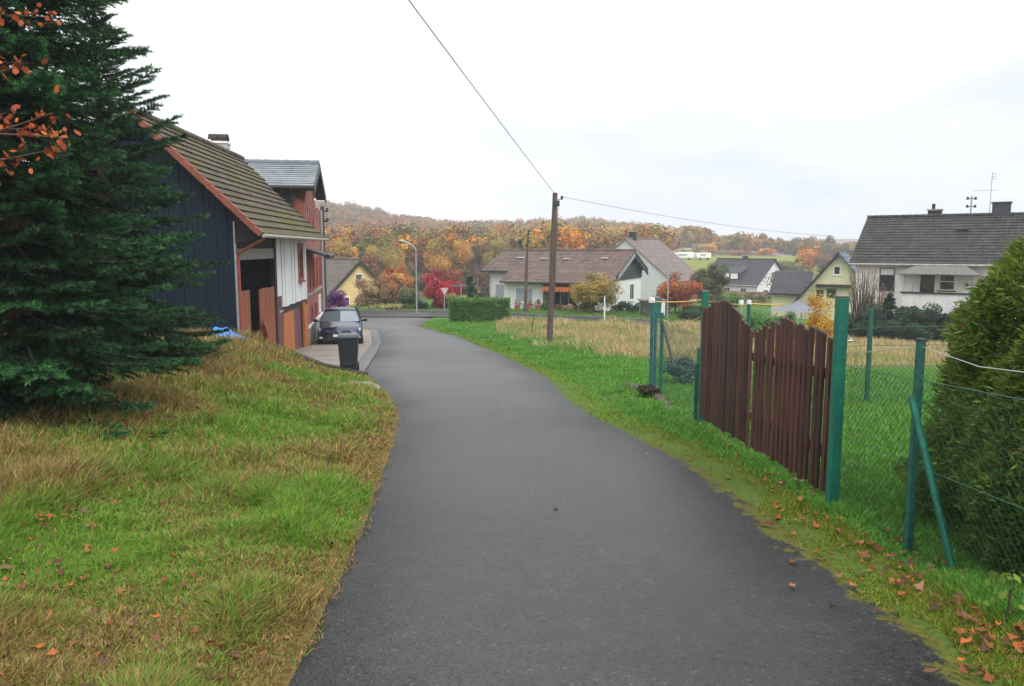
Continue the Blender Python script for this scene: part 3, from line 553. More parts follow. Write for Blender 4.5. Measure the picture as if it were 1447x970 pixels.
# street side, near part: open hay bay behind half doors
mb = MB(); mb.box(.14, 4.9, 1.6, 1.68, 0, A(2.6)); mb.box(4.9, 4.98, .08, 1.68, 0, A(2.5)); mb.box(.14, 4.9, .1, 1.6, A(2.3), A(2.36)); mb.build('bay_lining', M['dark'], barn)  # near-black lining puts the darkness of the unlit bay into the colour
def boards(name, u0, u1, y, z0, z1, mat, n, rot=0, hinge=0, uneven=.03):
    mb = MB(); T = Matrix.Translation((hinge, y, 0)) @ Matrix.Rotation(rot, 4, 'Z') @ Matrix.Translation((-hinge, 0, 0)); wd = (u1 - u0) / n
    for i in range(n): mb.box(u0 + i * wd + .006, u0 + (i + 1) * wd - .006, -.016 - .005 * (i % 2), .016, z0, z1 + random.uniform(-uneven, uneven), T)
    return mb.build(name, M[mat], barn)
d1 = boards('door', .28, 1.55, .02, .2, A(.50), 'redwood', 6, .03, .28); MB().box(.3, .9, -.05, -.025, 1.0, 1.06).build('hinge', M['galv'], d1)
d2 = boards('door', 2.75, 4.5, .02, .0, A(.46), 'redwood', 7, -.03, 4.5)
d2['label'] = 'red brown door standing ajar with diagonal brace'
mb = MB(); mb.prism([(2.62, 1.05), (2.8, 1.2), (4.45, -.35), (4.3, -.5)], 'y', -.075, -.03); mb.build('brace', M['redpaint'], d2); MB().box(3.9, 4.5, -.26, -.235, 1.25, 1.31).build('hinge', M['galv'], d2)
MB().box(.10, .24, -.07, .05, .1, A(1.50)).build('post', M['redpaint'], barn); MB().box(-.04, .075, -.035, -.004, 0, A(2.3)).build('corner_board', M['galv'], barn)
mb = MB(); mb.tube([(.12, -.06, A(1.50)), (.02, -.42, A(1.68)), (-.1, EV - .02, A(1.86))], .045, 8); mb.build('downpipe', M['vergetile'], barn)
MB().box(.25, 4.8, -.0, .1, A(1.32), A(1.62)).build('lintel', M['concrete'], barn); MB().box(.25, 4.8, .02, .1, A(1.64), A(2.5)).build('bay_boards', M['darkwood'], barn)
MB().box(4.55, 4.78, -.03, .12, 0, A(2.45)).build('bay_post', M['darkwood'], barn)
# street side, far part: white planks above, wood panels below
mb = MB(); x = 4.8; i = 0
while x < 9.9:
    wd = [.72, .42, .55, .68, .5, .62, .58, .7, .45][i % 9]; x1 = min(x + wd, 9.98); lo = A(.10) if i == 0 else A(-.30 + .02 * (i % 2))
    mb.box(x, x1 - [.10, .05, .09, .07][i % 4], -.035 - .014 * (i % 3), .03, lo, A(2.5)); x = x1; i += 1
mb.build('white_plank_wall', M['whitewood'], barn)
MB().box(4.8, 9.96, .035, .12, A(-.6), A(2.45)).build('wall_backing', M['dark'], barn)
MB().box(5.5, 9.98, -.015, .1, A(-.50), A(-.32)).build('beam', M['darkwood'], barn); MB().box(4.8, 5.48, -.012, .1, -.6, A(.085)).build('panel', M['maroon'], barn)
for (a, b, m_, o_) in ((5.5, 7.25, 'orangewood', -.05), (7.27, 8.9, 'maroon', .0), (8.92, 9.9, 'orangewood', -.06)):
    MB().box(a, b, o_, .11, -1.2, A(-.51)).build('panel', M[m_], barn)
MB().box(8.8, 8.96, -.14, -.062, -1.2, A(-.35)).build('post', M['orangewood'], barn)
window(barn, 'f', BL, BW, 8.2, A(.45), .85, 1.35, 'redpaint', 'glass', 'redpaint', (0, 0), t=.11, off=.075)
gutter(barn, -.3, BL + .5, EV - .06, A(ez) - .04, 'concrete', .05)
MB().box(.15, BL, BW - .15, BW, 0, A(ez) - .0).build('rear_wall', M['tarwood'], barn); MB().prism([(.1, 0), (BW - .1, 0), (BW - .1, top(.1) - .05), (RV, A(rzz) - .25), (.1, top(.1) - .05)], 'x', BL - .12, BL - .02).build('end_wall', M['tarwood'], barn)

# ---- brick house behind the barn, same street line
bh = empty('brick_house', Vector((-6.28, 20, -2.4)) + U * 10.35, ANG, 'red brick house behind the barn with glazed grey cross gable', 'house')
A = lambda z: z + 2.4; HL = 7.2; HD = 10.5
MB().prism([(.003, .9), (HD, .9), (HD, A(3.1)), (5.5, A(5.85)), (.003, A(3.4))], 'x', 0, HL).build('wall', M['brick'], bh)
MB().box(-.03, HL + .03, -.03, HD, -.3, .9).build('plinth', M['concrete'], bh); MB().box(-.06, HL + .06, -.06, 0, .903, 1.0).build('plinth_ledge', M['white'], bh)
MB().prism([(.0, A(3.41)), (2.4, A(4.85)), (4.8, A(3.41))], 'y', -.004, 4.5, Matrix.Translation((.1, 0, 0))).build('gable', M['brick'], bh)
MB().box(-.05, .0, .55, HD - .5, A(1), A(3.9)).build('slate_cladding', M['slate'], bh)
# cross gable roof: slopes along the house, ridge across it
cg = bpy.data.objects.new('cross_gable_roof', None)
def xslope(name, u0, u1, z0, z1, y0, y1, mat, N):
    o = slope(name, bh, -y1, -y0, (u0, z0), (u1, z1), N, mat, .12, .03); o.rotation_euler.z = -PI / 2 if False else 0
    me = o.data
    for v in me.vertices: v.co = Vector((v.co.y, -v.co.x, v.co.z))
    return o
bpy.data.objects.remove(cg)
xslope('roof', -.45, 2.5, A(3.95), A(5.08), -.4, 5.2, 'bluetile', 11); xslope('roof', 5.45, 2.5, A(3.95), A(5.08), -.4, 5.2, 'bluetile', 11)
mb = MB(); 
for k in range(14): mb.tube([(2.5, -.42 + k * .4, A(5.11)), (2.5, -.42 + (k + 1) * .4 + .02, A(5.11))], [.12, .10], 8)
mb.build('ridge_tiles', M['bluetile'], bh)
for (u0, u1) in ((-.47, 2.5), (5.47, 2.5)):
    MB().add([(u0, -.44, A(3.95)), (u1, -.44, A(5.09)), (u1, -.44, A(4.8)), (u0, -.44, A(3.63)), (u0, -.4, A(3.95)), (u1, -.4, A(5.09)), (u1, -.4, A(4.8)), (u0, -.4, A(3.63))], [(0, 1, 2, 3), (7, 6, 5, 4), (0, 4, 5, 1), (3, 2, 6, 7), (0, 3, 7, 4), (1, 5, 6, 2)]).build('bargeboard', M['black'], bh)
    MB().add([(u0, -.4, A(3.80)), (u1, -.4, A(4.94)), (u1, 0, A(4.94)), (u0, 0, A(3.80)), (u0, -.4, A(3.76)), (u1, -.4, A(4.9)), (u1, 0, A(4.9)), (u0, 0, A(3.76))], [(0, 1, 2, 3), (7, 6, 5, 4), (0, 4, 5, 1), (3, 2, 6, 7), (0, 3, 7, 4), (1, 5, 6, 2)]).build('soffit', M['darkwood'], bh)
MB().tube([(-.5, -.38, A(3.9)), (-.5, 5, A(3.9))], .07, 8).build('gutter', M['slate'], bh); pipe(bh, [(-.42, .5, A(3.9)), (-.1, .45, A(3.6)), (-.1, .45, A(1.5))], 'slate', .06)
# main roof behind, ridge along the street
slope('main_roof', bh, -.4, HL + .4, (4.4, A(5.0)), (5.5, A(6.15)), 4, 'blacktile'); slope('main_roof', bh, -.4, HL + .4, (HD + .4, A(3.2)), (5.52, A(6.15)), 15, 'blacktile'); ridge_cap(bh, -.5, HL + .5, 5.5, A(6.2), 'blacktile', .16)
ch = chimney(bh, 6.6, 4.3, A(4.6), A(6.28), .85, .8, 'galv', 'white')
mb = MB()
for k in range(8):
    a, b = PI * k / 8, PI * (k + 1) / 8; f_ = lambda t, r: (6.6 - math.cos(t) * r, A(6.45) + math.sin(t) * r * .8)
    p = [f_(a, .36), f_(b, .36), f_(b, .33), f_(a, .33)]; mb.prism(p, 'y', 3.9, 4.7)
mb.tube([(6.25, 4.3, A(6.3)), (6.2, 4.3, A(6.6))], .03, 6).tube([(6.95, 4.3, A(6.3)), (7.0, 4.3, A(6.6))], .03, 6); mb.build('cowl', M['darkwood'], ch)
for u in (1.2, 3.0): window(bh, 'f', HL, HD, u, A(2.1), .75, 1.15, 'redpaint', 'glass', 'concrete', (0, 0))
for u in (.7, 2.4, 4.2, 5.8): window(bh, 'f', HL, HD, u, A(-.1), .8, 1.35, 'redpaint', 'glass', None, (0, 0))
for u in (1.2, 3.2): window(bh, 'f', HL, HD, u, A(-1.4 + .1), .8, .62, 'redpaint', 'glass', None, (0, 0))
window(bh, 'f', HL, HD, 5.2, A(-1.3), .8, .8, 'white', 'glass', None, (1, 0))
MB().box(0, HL, -.05, 0, A(-.26), A(-.16)).build('band', M['concrete'], bh)
cn = MB().prism([(-.75, A(1.35)), (0, A(1.6)), (0, A(1.52)), (-.75, A(1.27))], 'x', .2, 3.2).build('canopy', M['slate'], bh); MB().tube([(.15, -.8, A(1.3)), (3.3, -.8, A(1.3))], .09, 8).build('gutter', M['black'], cn)
pipe(bh, [(HL - .1, -.07, A(3.4)), (HL - .1, -.07, -.2)], 'concrete', .06)

# ---- generic gabled house
def house(name, label, loc, rot, Lx, D, He, Hr, wall, roof, N=14, ov=.35, eave=.4, mat_gable=None, yr=None):
    o = empty(name, loc, rot, label, 'house'); gable_wall(o, Lx, D, -.8, He, Hr, wall, yr=yr); yr = D / 2 if yr is None else yr
    s1 = (Hr - He) / yr; s2 = (Hr - He) / (D - yr); up = .14
    slope('roof', o, -ov, Lx + ov, (-eave, He - eave * s1 + up), (yr, Hr + up), N, roof); slope('roof', o, -ov, Lx + ov, (D + eave, He - eave * s2 + up), (yr + .005, Hr + up), N, roof); ridge_cap(o, -ov, Lx + ov, yr, Hr + up + .02, roof, .12)
    gutter(o, -ov, Lx + ov, -eave - .05, He - eave * s1 + .06)
    return o
# yellow house
def gable_at(px, Y, rot, Lx, D, right=True):          # front left corner of a house whose right (or left) gable centre stands there
    u = Vector((math.cos(rot), math.sin(rot), 0)); v = Vector((-math.sin(rot), math.cos(rot), 0)); g_ = Vector(((px - CX) / F * Y, Y, 0)); return g_ - v * (D / 2) - (u * Lx if right else u * 0)
r_ = math.radians(-50); q = gable_at(508, 70, r_, 11, 6.6); yh = house('yellow_house', 'small yellow house with steep grey roof among autumn shrubs', (q.x, q.y, -4.0), r_, 11, 6.6, 1.35, 4.45, 'yellow', 'olddark', 16, .3, .3)
window(yh, 'r', 11, 6.6, 2.9, 2.35, .75, .95, 'white', 'glass', 'white', (0, 0)); window(yh, 'r', 11, 6.6, 1.2, .2, 1.1, 1.1); window(yh, 'r', 11, 6.6, 4.2, .2, 1.1, 1.1)
MB().prism([(-.3, 1.1), (3.3, 4.5), (3.3, 4.25), (-.3, .85)], 'x', 11.3, 11.36).build('bargeboard', M['darkwood'], yh); MB().prism([(6.9, 1.1), (3.3, 4.5), (3.3, 4.25), (6.9, .85)], 'x', 11.3, 11.36).build('bargeboard', M['darkwood'], yh)
# bungalow
th = math.radians(23); bz = -3.35; bp_ = P(692, 430, 62.6)
bu = empty('bungalow', (bp_.x, 62.6, bz), -th, 'long white bungalow with brown tiled roof beyond the dry field', 'house'); A = lambda z: z - bz
BLn, BD = 10.3, 8.4; he = A(-.12); hr = A(1.25)
gable_wall(bu, BLn, BD, -.6, he, hr, 'plaster')
sl_ = (hr - he) / (BD / 2)
slope('roof', bu, -.55, BLn + .5, (-.5, he - .5 * sl_ + .12), (BD / 2, hr + .14), 14, 'browntile'); slope('roof', bu, -.55, BLn + .5, (BD + .5, he - .5 * sl_ + .12), (BD / 2 + .005, hr + .14), 14, 'browntile'); ridge_cap(bu, -.55, BLn + .5, BD / 2, hr + .17, 'browntile', .12)
slope('porch_roof', bu, 1.9, BLn + .45, (-2.3, A(-.92)), (-.45, he - .5 * sl_ + .16), 5, 'browntile'); gutter(bu, -.55, 1.9, -.58, he - .5 * sl_ + .05, 'black', .07); gutter(bu, 1.9, BLn + .45, -2.36, A(-.98), 'black', .07)
MB().prism([(.05, A(-.85)), (BD - .05, A(-.85)), (BD, he), (BD / 2, hr), (0, he)], 'x', BLn + .004, BLn + .08).build('gable_cladding', M['slate'], bu)
MB().prism([(-.5, he - .5 * sl_ - .1), (BD / 2, hr - .02), (BD / 2, hr - .35), (-.5, he - .5 * sl_ - .42)], 'x', BLn + .42, BLn + .5).build('bargeboard', M['grey'], bu); MB().prism([(BD + .5, he - .5 * sl_ - .1), (BD / 2, hr - .02), (BD / 2, hr - .35), (BD + .5, he - .5 * sl_ - .42)], 'x', BLn + .42, BLn + .5).build('bargeboard', M['black'], bu)
MB().box(2.0, 5.2, -1.7, 0, -.6, A(-.95)).build('bay_wall', M['plaster'], bu); MB().box(8.0, BLn, -1.7, 0, -.6, A(-.95)).build('bay_wall', M['plaster'], bu)
MB().box(5.2, 8.0, -.02, -.004, 0, A(-.95)).build('patio_shade_sheet', M['dark'], bu)  # near-black sheet on the back wall stands in for shade under the porch
window(bu, 'f', BLn, BD, .45, 1.0, 1.45, 1.15, 'white', 'curtain', 'white', (0, 0)); window(bu, 'f', BLn, BD, 2.95, .8, 1.5, 1.15, 'white', 'curtain', 'white', (0, 0), off=1.7); window(bu, 'r', BLn, BD, 4.6, .75, 1.3, 1.35, 'white', 'glass', 'white', (1, 0))
window(bu, 'f', BLn, BD, 6.0, .1, 1.4, 2.0, 'white', 'glass', None, (1, 0), off=.03, name='patio_door')
aw = MB(); aw.prism([(-2.2, A(-1.28)), (-.1, A(-1.0)), (-.1, A(-1.03)), (-2.2, A(-1.31))], 'x', 5.3, 7.9)
for k in range(11): aw.prism([(5.3 + k * .236, A(-1.3)), (5.53 + k * .236, A(-1.3)), (5.5 + k * .236, A(-1.6)), (5.42 + k * .236, A(-1.66)), (5.33 + k * .236, A(-1.6))], 'y', -2.23, -2.2)
aw.build('awning', M['awning'], bu)
pipe(bu, [(.04, -.5, he - .25), (.04, -.07, he - .6), (.04, -.07, -.5)], 'grey', .05); MB().box(0, 2.0, -.02, -.003, 0, .55).build('plinth', M['greygable'], bu)
for (u, v) in ((1.5, .55), (3.6, .5), (5.6, .5), (8.6, .55)): MB().box(u, u + .5, BD / 2 * v - .25, BD / 2 * v + .25, he + (hr - he) * v + .16, he + (hr - he) * v + .24).build('skylight', M['greygable'], bu)
# white gabled house behind the bungalow
r_ = math.radians(58); q = gable_at(882, 88, r_, 10, 10.4, False); wh = house('gabled_house', 'tall house with pale grey gable and brown roof behind the bungalow', (q.x, q.y, -4.5), r_, 10, 10.4, 2.8, 7.0, 'greygable', 'greytile', 16, .15, .5)
chimney(wh, 2.2, 5.2, 6.6, 7.9, .7, .6, 'darkwood'); window(wh, 'f', 10, 10.4, 1.0, .7, 1.2, 1.5, 'white', 'glass', 'white'); window(wh, 'f', 10, 10.4, 5.4, .7, 1.2, 1.5, 'white', 'glass', 'white', (1, 0)); MB().box(.0, 10, -.06, 0, .2, 2.7).build('brick_wall', M['brick'], wh)
# white house with dormer
r_ = math.radians(-52); q = gable_at(1092, 112, r_, 9.6, 7.6); hc = house('dormer_house', 'white house with black roof and twin dormer below the meadow', (q.x, q.y, -6.2), r_, 9.6, 7.6, 2.75, 6.0, 'plaster', 'blacktile', 12, .3, .4)
MB().prism([(.35, 3.2), (.35, 4.2), (2.9, 5.2), (2.9, 3.4)], 'x', 3.0, 6.4).build('dormer', M['blacktile'], hc)
for u in (3.3, 4.8): window(hc, 'f', 9.6, 7.6, u, 3.35, 1.2, .75, 'white', 'white', None, (0, 0), off=-.33)
for u in (1.2, 4.0, 6.8): window(hc, 'f', 9.6, 7.6, u, .9, 1.0, 1.2, 'white', 'glass', 'white')
window(hc, 'r', 9.6, 7.6, 3.2, 3.4, .9, 1.0); window(hc, 'r', 9.6, 7.6, 1.4, .7, 1.2, 1.2); window(hc, 'r', 9.6, 7.6, 4.8, .7, 1.2, 1.2); chimney(hc, 4.6, 4.0, 5.7, 6.6, .6, .6, 'slate')
# pale yellow house with long sweeping roof
yd = empty('roadside_house', (P(1118, 440, 68).x, 68, -4.3), math.radians(-26), 'pale yellow house with long sweeping roof beside the big white house', 'house')
def yz(py): return zpix(py, 68) + 4.3
ux = lambda px: (px - 1118) / F * 68 * .93
MB().prism([(ux(1124), -.6), (ux(1222), -.6), (ux(1222), yz(405)), (ux(1181), yz(361)), (ux(1124), yz(428))], 'y', 0, 9).build('wall', M['paleyellow'], yd)
def vslope(a, b, N, mat, y0, y1, nm='roof'):
    o = slope(nm, yd, -y1, -y0, a, b, N, mat, .14, .03)
    for v in o.data.vertices: v.co = Vector((v.co.y, -v.co.x, v.co.z))
    return o
vslope((ux(1116), yz(433)), (ux(1181), yz(356)), 18, 'slate' if False else 'blacktile', -.5, 9.4); vslope((ux(1228), yz(410)), (ux(1181), yz(356)), 14, 'slatetile', -.5, 9.4)
window(yd, 'f', 5, 9, ux(1175), yz(388), .55, .75, 'white', 'glass', 'white', (0, 0)); window(yd, 'f', 5, 9, ux(1151), yz(420), .75, .75, 'white', 'glass', 'white', (0, 0)); window(yd, 'f', 5, 9, ux(1167), yz(420), .75, .8, 'green', 'glass', None, (0, 0))
MB().box(ux(1152), ux(1200), -.5, 0, yz(405), yz(401)).build('canopy', M['darkwood'], yd); MB().box(ux(1146), ux(1160), -.9, 0, yz(436), yz(419)).build('balcony', M['redwood'], yd)
slope('annex_roof', yd, ux(1078), ux(1138), (2.6, yz(418)), (6.4, yz(386)), 10, 'blacktile'); MB().box(ux(1082), ux(1134), 3.2, 8, -.6, yz(419)).build('annex', M['paleyellow'], yd)
# big white house on the right
hz = -4.1; A = lambda z: z - hz
be = empty('large_house', (P(1207, 420, 48.4).x, 48.4, hz), math.radians(-35), 'large white house with dark tiled roof and covered balcony on the right', 'house')
EL, ED = 15.5, 8.6; eH, rH = A(.95), A(3.55)
gable_wall(be, EL, ED, -1.2, eH - .05, rH - .05, 'cream'); s_ = (rH - eH) / (ED / 2)
slope('roof', be, -.3, EL + .3, (-.5, eH - .5 * s_ + .05), (ED / 2, rH + .05), 17, 'darktile', .12, .045); slope('roof', be, -.3, EL + .3, (ED + .5, eH - .5 * s_ + .05), (ED / 2 + .005, rH + .05), 17, 'darktile', .12, .045); ridge_cap(be, -.3, EL + .3, ED / 2, rH + .08, 'darktile', .13)
gutter(be, -.3, EL + .3, -.56, eH - .5 * s_ - .02, 'concrete', .07)
c1 = chimney(be, 3.6, ED / 2 + .4, rH - .3, rH + .42, .75, .6, 'darkwood'); MB().tube([(3.5, ED / 2 + .4, rH + .5), (3.5, ED / 2 + .4, rH + .85)], .1, 8).build('flue', M['darkwood'], c1)
chimney(be, 7.2, ED / 2 + .2, rH - .3, rH + .75, .95, .7, 'slate', 'black')
window(be, 'f', EL, ED, 1.38, A(-.95), .85, 1.35, 'darkwood', 'glass', 'concrete', (0, 0), t=.06); MB().box(1.44, 2.17, -.05, -.018, A(.0), A(.36)).build('blind', M['white'], be)
window(be, 'f', EL, ED, 3.55, A(-1.9), .9, 2.15, 'white', 'glass', None, (0, 0), name='balcony_door'); window(be, 'f', EL, ED, 4.6, A(-.85), .85, 1.05, 'white', 'glass', 'darkwood', (0, 1))
a0, a1 = 2.85, 6.5; ba = MB().box(a0, a1, -1.3, -.004, A(-2.12), A(-1.92)).box(a0, a1, -1.3, -1.18, A(-1.92), A(-1.0)).box(a0, a0 + .12, -1.18, -.004, A(-1.92), A(-1.0)).box(a1 - .12, a1, -1.18, -.004, A(-1.92), A(-1.0)).build('balcony', M['plaster'], be)
MB().box(a0 - .08, a1 + .08, -1.38, -1.12, A(-.997), A(-.92)).build('rail', M['darkwood'], ba); MB().box(a0 - .1, a1 + .1, -1.36, -.01, A(-2.22), A(-2.124)).build('floor_edge', M['darkwood'], ba)
for u in (a0 + .1, a0 + .55, a1 - .1): MB().tube([(u, -1.25, A(-.92)), (u, -1.25, A(.14))], .03, 6).build('canopy_post', M['grey'], ba)
MB().add([(a0 - .3, -1.6, A(.14)), (a1 + .3, -1.6, A(.14)), (a1 - 1.0, -.02, A(.86)), (a0 + 1.0, -.02, A(.86)), (a0 - .3, -1.6, A(.09)), (a1 + .3, -1.6, A(.09)), (a1 + .3, -.02, A(.09)), (a0 - .3, -.02, A(.09))], [(0, 1, 2, 3), (0, 4, 5, 1), (1, 5, 6, 2), (3, 7, 4, 0), (4, 7, 6, 5), (2, 6, 7, 3)]).build('canopy', M['stone'], be)
window(be, 'f', EL, ED, 5.2, A(-3.9), 1.0, 1.3, 'white', 'glass', 'concrete'); window(be, 'f', EL, ED, 3.4, A(-4.05), 1.1, 1.7, 'darkwood', 'glass', None, (0, 0), name='door'); window(be, 'f', EL, ED, 1.2, A(-3.7), 1.1, 1.2)
for (u, v) in ((5.0, .66),): MB().box(u, u + .7, ED / 2 * v - .3, ED / 2 * v + .3, eH + (rH - eH) * v + .09, eH + (rH - eH) * v + .16).build('skylight', M['greytile'], be)
rp = Vector(be.matrix_world @ Vector((0, 0, 0)))
def on(o, v): return Matrix.Translation(o.location) @ Matrix.Rotation(o.rotation_euler.z, 4, 'Z') @ Vector(v)
# roof mast and aerial of the large house
q = on(be, (5.6, ED / 2, rH + .1)); mast = empty('roof_mast', q, 0, 'short steel power mast with two crossarms on the dark roof ridge', 'mast')
MB().tube([(0, 0, -.1), (0, 0, 1.15)], .045, 8).build('pole', M['grey'], mast)
for z in (.5, .98):
    a = MB().tube([(-.26, 0, z), (.26, 0, z)], .03, 6).build('crossarm', M['slate'], mast)
    for s in (-.24, .24): MB().tube([(s, 0, z - .06), (s, 0, z + .02), (s, 0, z + .12)], [.07, .085, .04], 8).build('insulator', M['slate'], a)
q = on(be, (6.6, ED / 2, rH + .1)); ant = empty('aerial', q, math.radians(-35), 'thin tall television aerial beside the broad roof chimney', 'aerial')
MB().tube([(0, 0, -.1), (0, 0, 2.5)], .022, 6).build('pole', M['grey'], ant); mb = MB().tube([(-1.0, 0, 1.45), (.3, 0, 1.45)], .014, 5)
for x in (-.95, -.6, -.3, .05, .28): mb.tube([(x, -.3, 1.45), (x, .3, 1.45)], .01, 4)
mb.build('antenna_boom', M['grey'], ant); mb = MB()
for z in (2.1, 2.25, 2.42): mb.tube([(-.02, 0, z), (.22, 0, z + .05)], .02, 5)
mb.build('antenna_head', M['grey'], ant)

# ---- poles, lamps, cables
def at(px, py, Y, dz=0):
    q = P(px, py, Y); return (q.x, q.y, g1(q.x, q.y) + dz)
pb = at(776, 492, 30.6, -.1); pt = P(784.5, 273, 31)
up = empty('utility_pole', pb, 0, 'tall leaning wooden utility pole standing in grass beside the lane', 'utility pole'); d = Vector(pt) - Vector(pb)
MB().tube([(0, 0, -.3), d * .5, d], [.125, .115, .10], 10).build('pole', M['pole'], up); up_top = Vector(pb) + d
MB().tube([d + Vector((.06, -.05, -.25)), d + Vector((.28, -.05, -.24))], .03, 6).build('bracket', M['galv'], up); mb = MB()
for z in (-.24,): mb.tube([d + Vector((.26, -.05, z - .02)), d + Vector((.26, -.05, z + .12))], .05, 8)
mb.build('insulator', M['slate'], up); MB().tube([d + Vector((.11, -.11, -.5)), d * .6 + Vector((.12, -.13, 0)), d * .3 + Vector((.13, -.13, 0))], .014, 5).build('down_cable', M['cable'], up)
MB().box(-.1, .1, -.06, .06, -.1, .12, Matrix.Translation(d * .93 + Vector((.08, -.12, 0)))).build('junction_box', M['slate'], up)
q = at(742, 452, 54); p2 = empty('utility_pole', q, 0, 'thin dark wooden pole on the lawn before the bungalow', 'utility pole'); tz = zpix(325, 54) - q[2]
MB().tube([(0, 0, -.3), (.1, 0, tz * .62)], [.13, .11], 8).build('pole', M['pole'], p2); MB().tube([(.1, .0, tz * .62), (.22, 0, tz)], [.07, .06], 8).build('steel_extension', M['slate'], p2); MB().tube([(.0, 0, tz - .3), (.42, 0, tz - .28)], .04, 6).build('crossarm', M['slate'], p2)
pz = P(455, 292, 41); q = (pz.x, 41, g1(pz.x, 41)); p3 = empty('power_pole', q, 0, 'slim grey pole with crossarms rising behind the brick house', 'utility pole'); tz = pz.z - q[2]
MB().tube([(0, 0, -.3), (0, 0, tz)], [.13, .1], 8).build('pole', M['slate'], p3)
for z in (tz - .25, tz - .75):
    a = MB().tube([(-.3, 0, z), (.3, 0, z)], .05, 6).build('crossarm', M['slate'], p3)
    for s in (-.26, .26): MB().tube([(s, 0, z), (s, 0, z + .16)], .07, 6).build('insulator', M['slate'], a)
def cable(label, pts, r, sag=0, n=40, mat='cable', name='overhead_cable', cat='cable', group=None):
    mb = MB(); Q = []
    for a, b in zip(pts[:-1], pts[1:]):
        a, b = Vector(a), Vector(b)
        for i in range(n + 1): t = i / n; Q.append(a.lerp(b, t) - Vector((0, 0, sag * 4 * t * (1 - t))))
    mb.tube(Q, r, 5); o = mb.build(name, M[mat]); return tag(o, label, cat, group)
q12 = P(588, 0, 12); dd = q12 - up_top; far_end = up_top + dd * 2.3
cable('thick black cable climbing from the utility pole across the white sky', [up_top + Vector((0, 0, -.05)), far_end], .009, .12, 60)
e2 = P(1180, 334, 52); cable('thin sagging cable from the utility pole towards the large white house', [up_top + Vector((.26, -.05, -.15)), Vector(e2)], .008, .25, 40)
def lamp(px, py, Y, topy, armpx, armpy, label, curved):
    q = at(px, py, Y); o = empty('street_lamp', q, 0, label, 'street lamp', 'street lamps along the side road'); tz = zpix(topy, Y) - q[2]; ax = (armpx - px) / F * Y; a_z = zpix(armpy, Y) - q[2]
    MB().tube([(0, 0, -.2), (0, 0, tz * .25), (0, 0, tz)], [.06, .05, .035], 8).build('pole', M['grey'], o)
    if curved: arm = [(0, 0, tz), (.06 * ax, 0, tz + (a_z - tz) * .45), (.3 * ax, 0, tz + (a_z - tz) * .82), (.65 * ax, 0, a_z), (ax, 0, a_z + .02)]
    else: arm = [(0, 0, tz), (ax * .5, 0, (tz + a_z) / 2 + .05), (ax, 0, a_z)]
    MB().tube(arm, .035, 6).build('arm', M['grey'], o); s = 1 if ax > 0 else -1
    MB().tube([(ax, 0, a_z), (ax + .2 * s, 0, a_z + (.06 if not curved else .0)), (ax + .65 * s, 0, a_z + (.16 if not curved else .02))], [.04, .07, .03], 8).build('lamp_head', M['grey'], o); return o
lamp(589, 441, 53.5, 352, 577, 343, 'straight slender street lamp at the junction before the red maple', False)
lamp(943, 445, 52, 366, 962, 353, 'street lamp with curved arm right of the bungalow', True)
q = at(628, 441, 55); o = empty('yield_sign', q, .5, 'yield sign seen from the side on a pale post at the junction', 'sign'); MB().tube([(0, 0, -.2), (0, 0, 1.75)], .035, 8).build('post', M['grey'], o)
tri = [(-.3, 1.72), (.3, 1.72), (0, 1.2)]; MB().prism(tri, 'y', -.06, -.04).build('sign_plate', M['sign_back'], o); MB().prism([(-.33, 1.74), (.33, 1.74), (0, 1.16)], 'y', -.038, -.03).build('red_rim', M['sign_red'], o)
q = at(652, 438, 57); o = empty('direction_sign', q, .2, 'small white direction sign beside the red maple', 'sign'); MB().tube([(0, 0, -.2), (0, 0, 2.0)], .03, 8).build('post', M['grey'], o); MB().box(-.7, .4, -.05, -.032, 1.78, 1.92).build('sign_plate', M['greytile'], o)
q = at(854, 460, 46); o = empty('marker_post', q, 0, 'thin white marker post at the far edge of the dry field', 'post'); MB().tube([(0, 0, -.2), (0, 0, .9), (0, 0, 1.5)], [.04, .04, .035], 8).build('shaft', M['white'], o); MB().tube([(0, 0, 1.5), (0, 0, 1.56)], [.05, .03], 8).build('cap', M['grey'], o)
q = at(751, 476, 36); o = empty('wooden_stake', q, 0, 'thin brown stake leaning in the dry grass left of the utility pole', 'stake'); MB().tube([(0, 0, -.2), (.05, 0, .6), (.12, 0, 1.0)], [.035, .03, .025], 6).build('shaft', M['pole'], o); MB().tube([(.07, 0, .72), (.2, 0, .8)], .014, 5).build('stub', M['pole'], o)

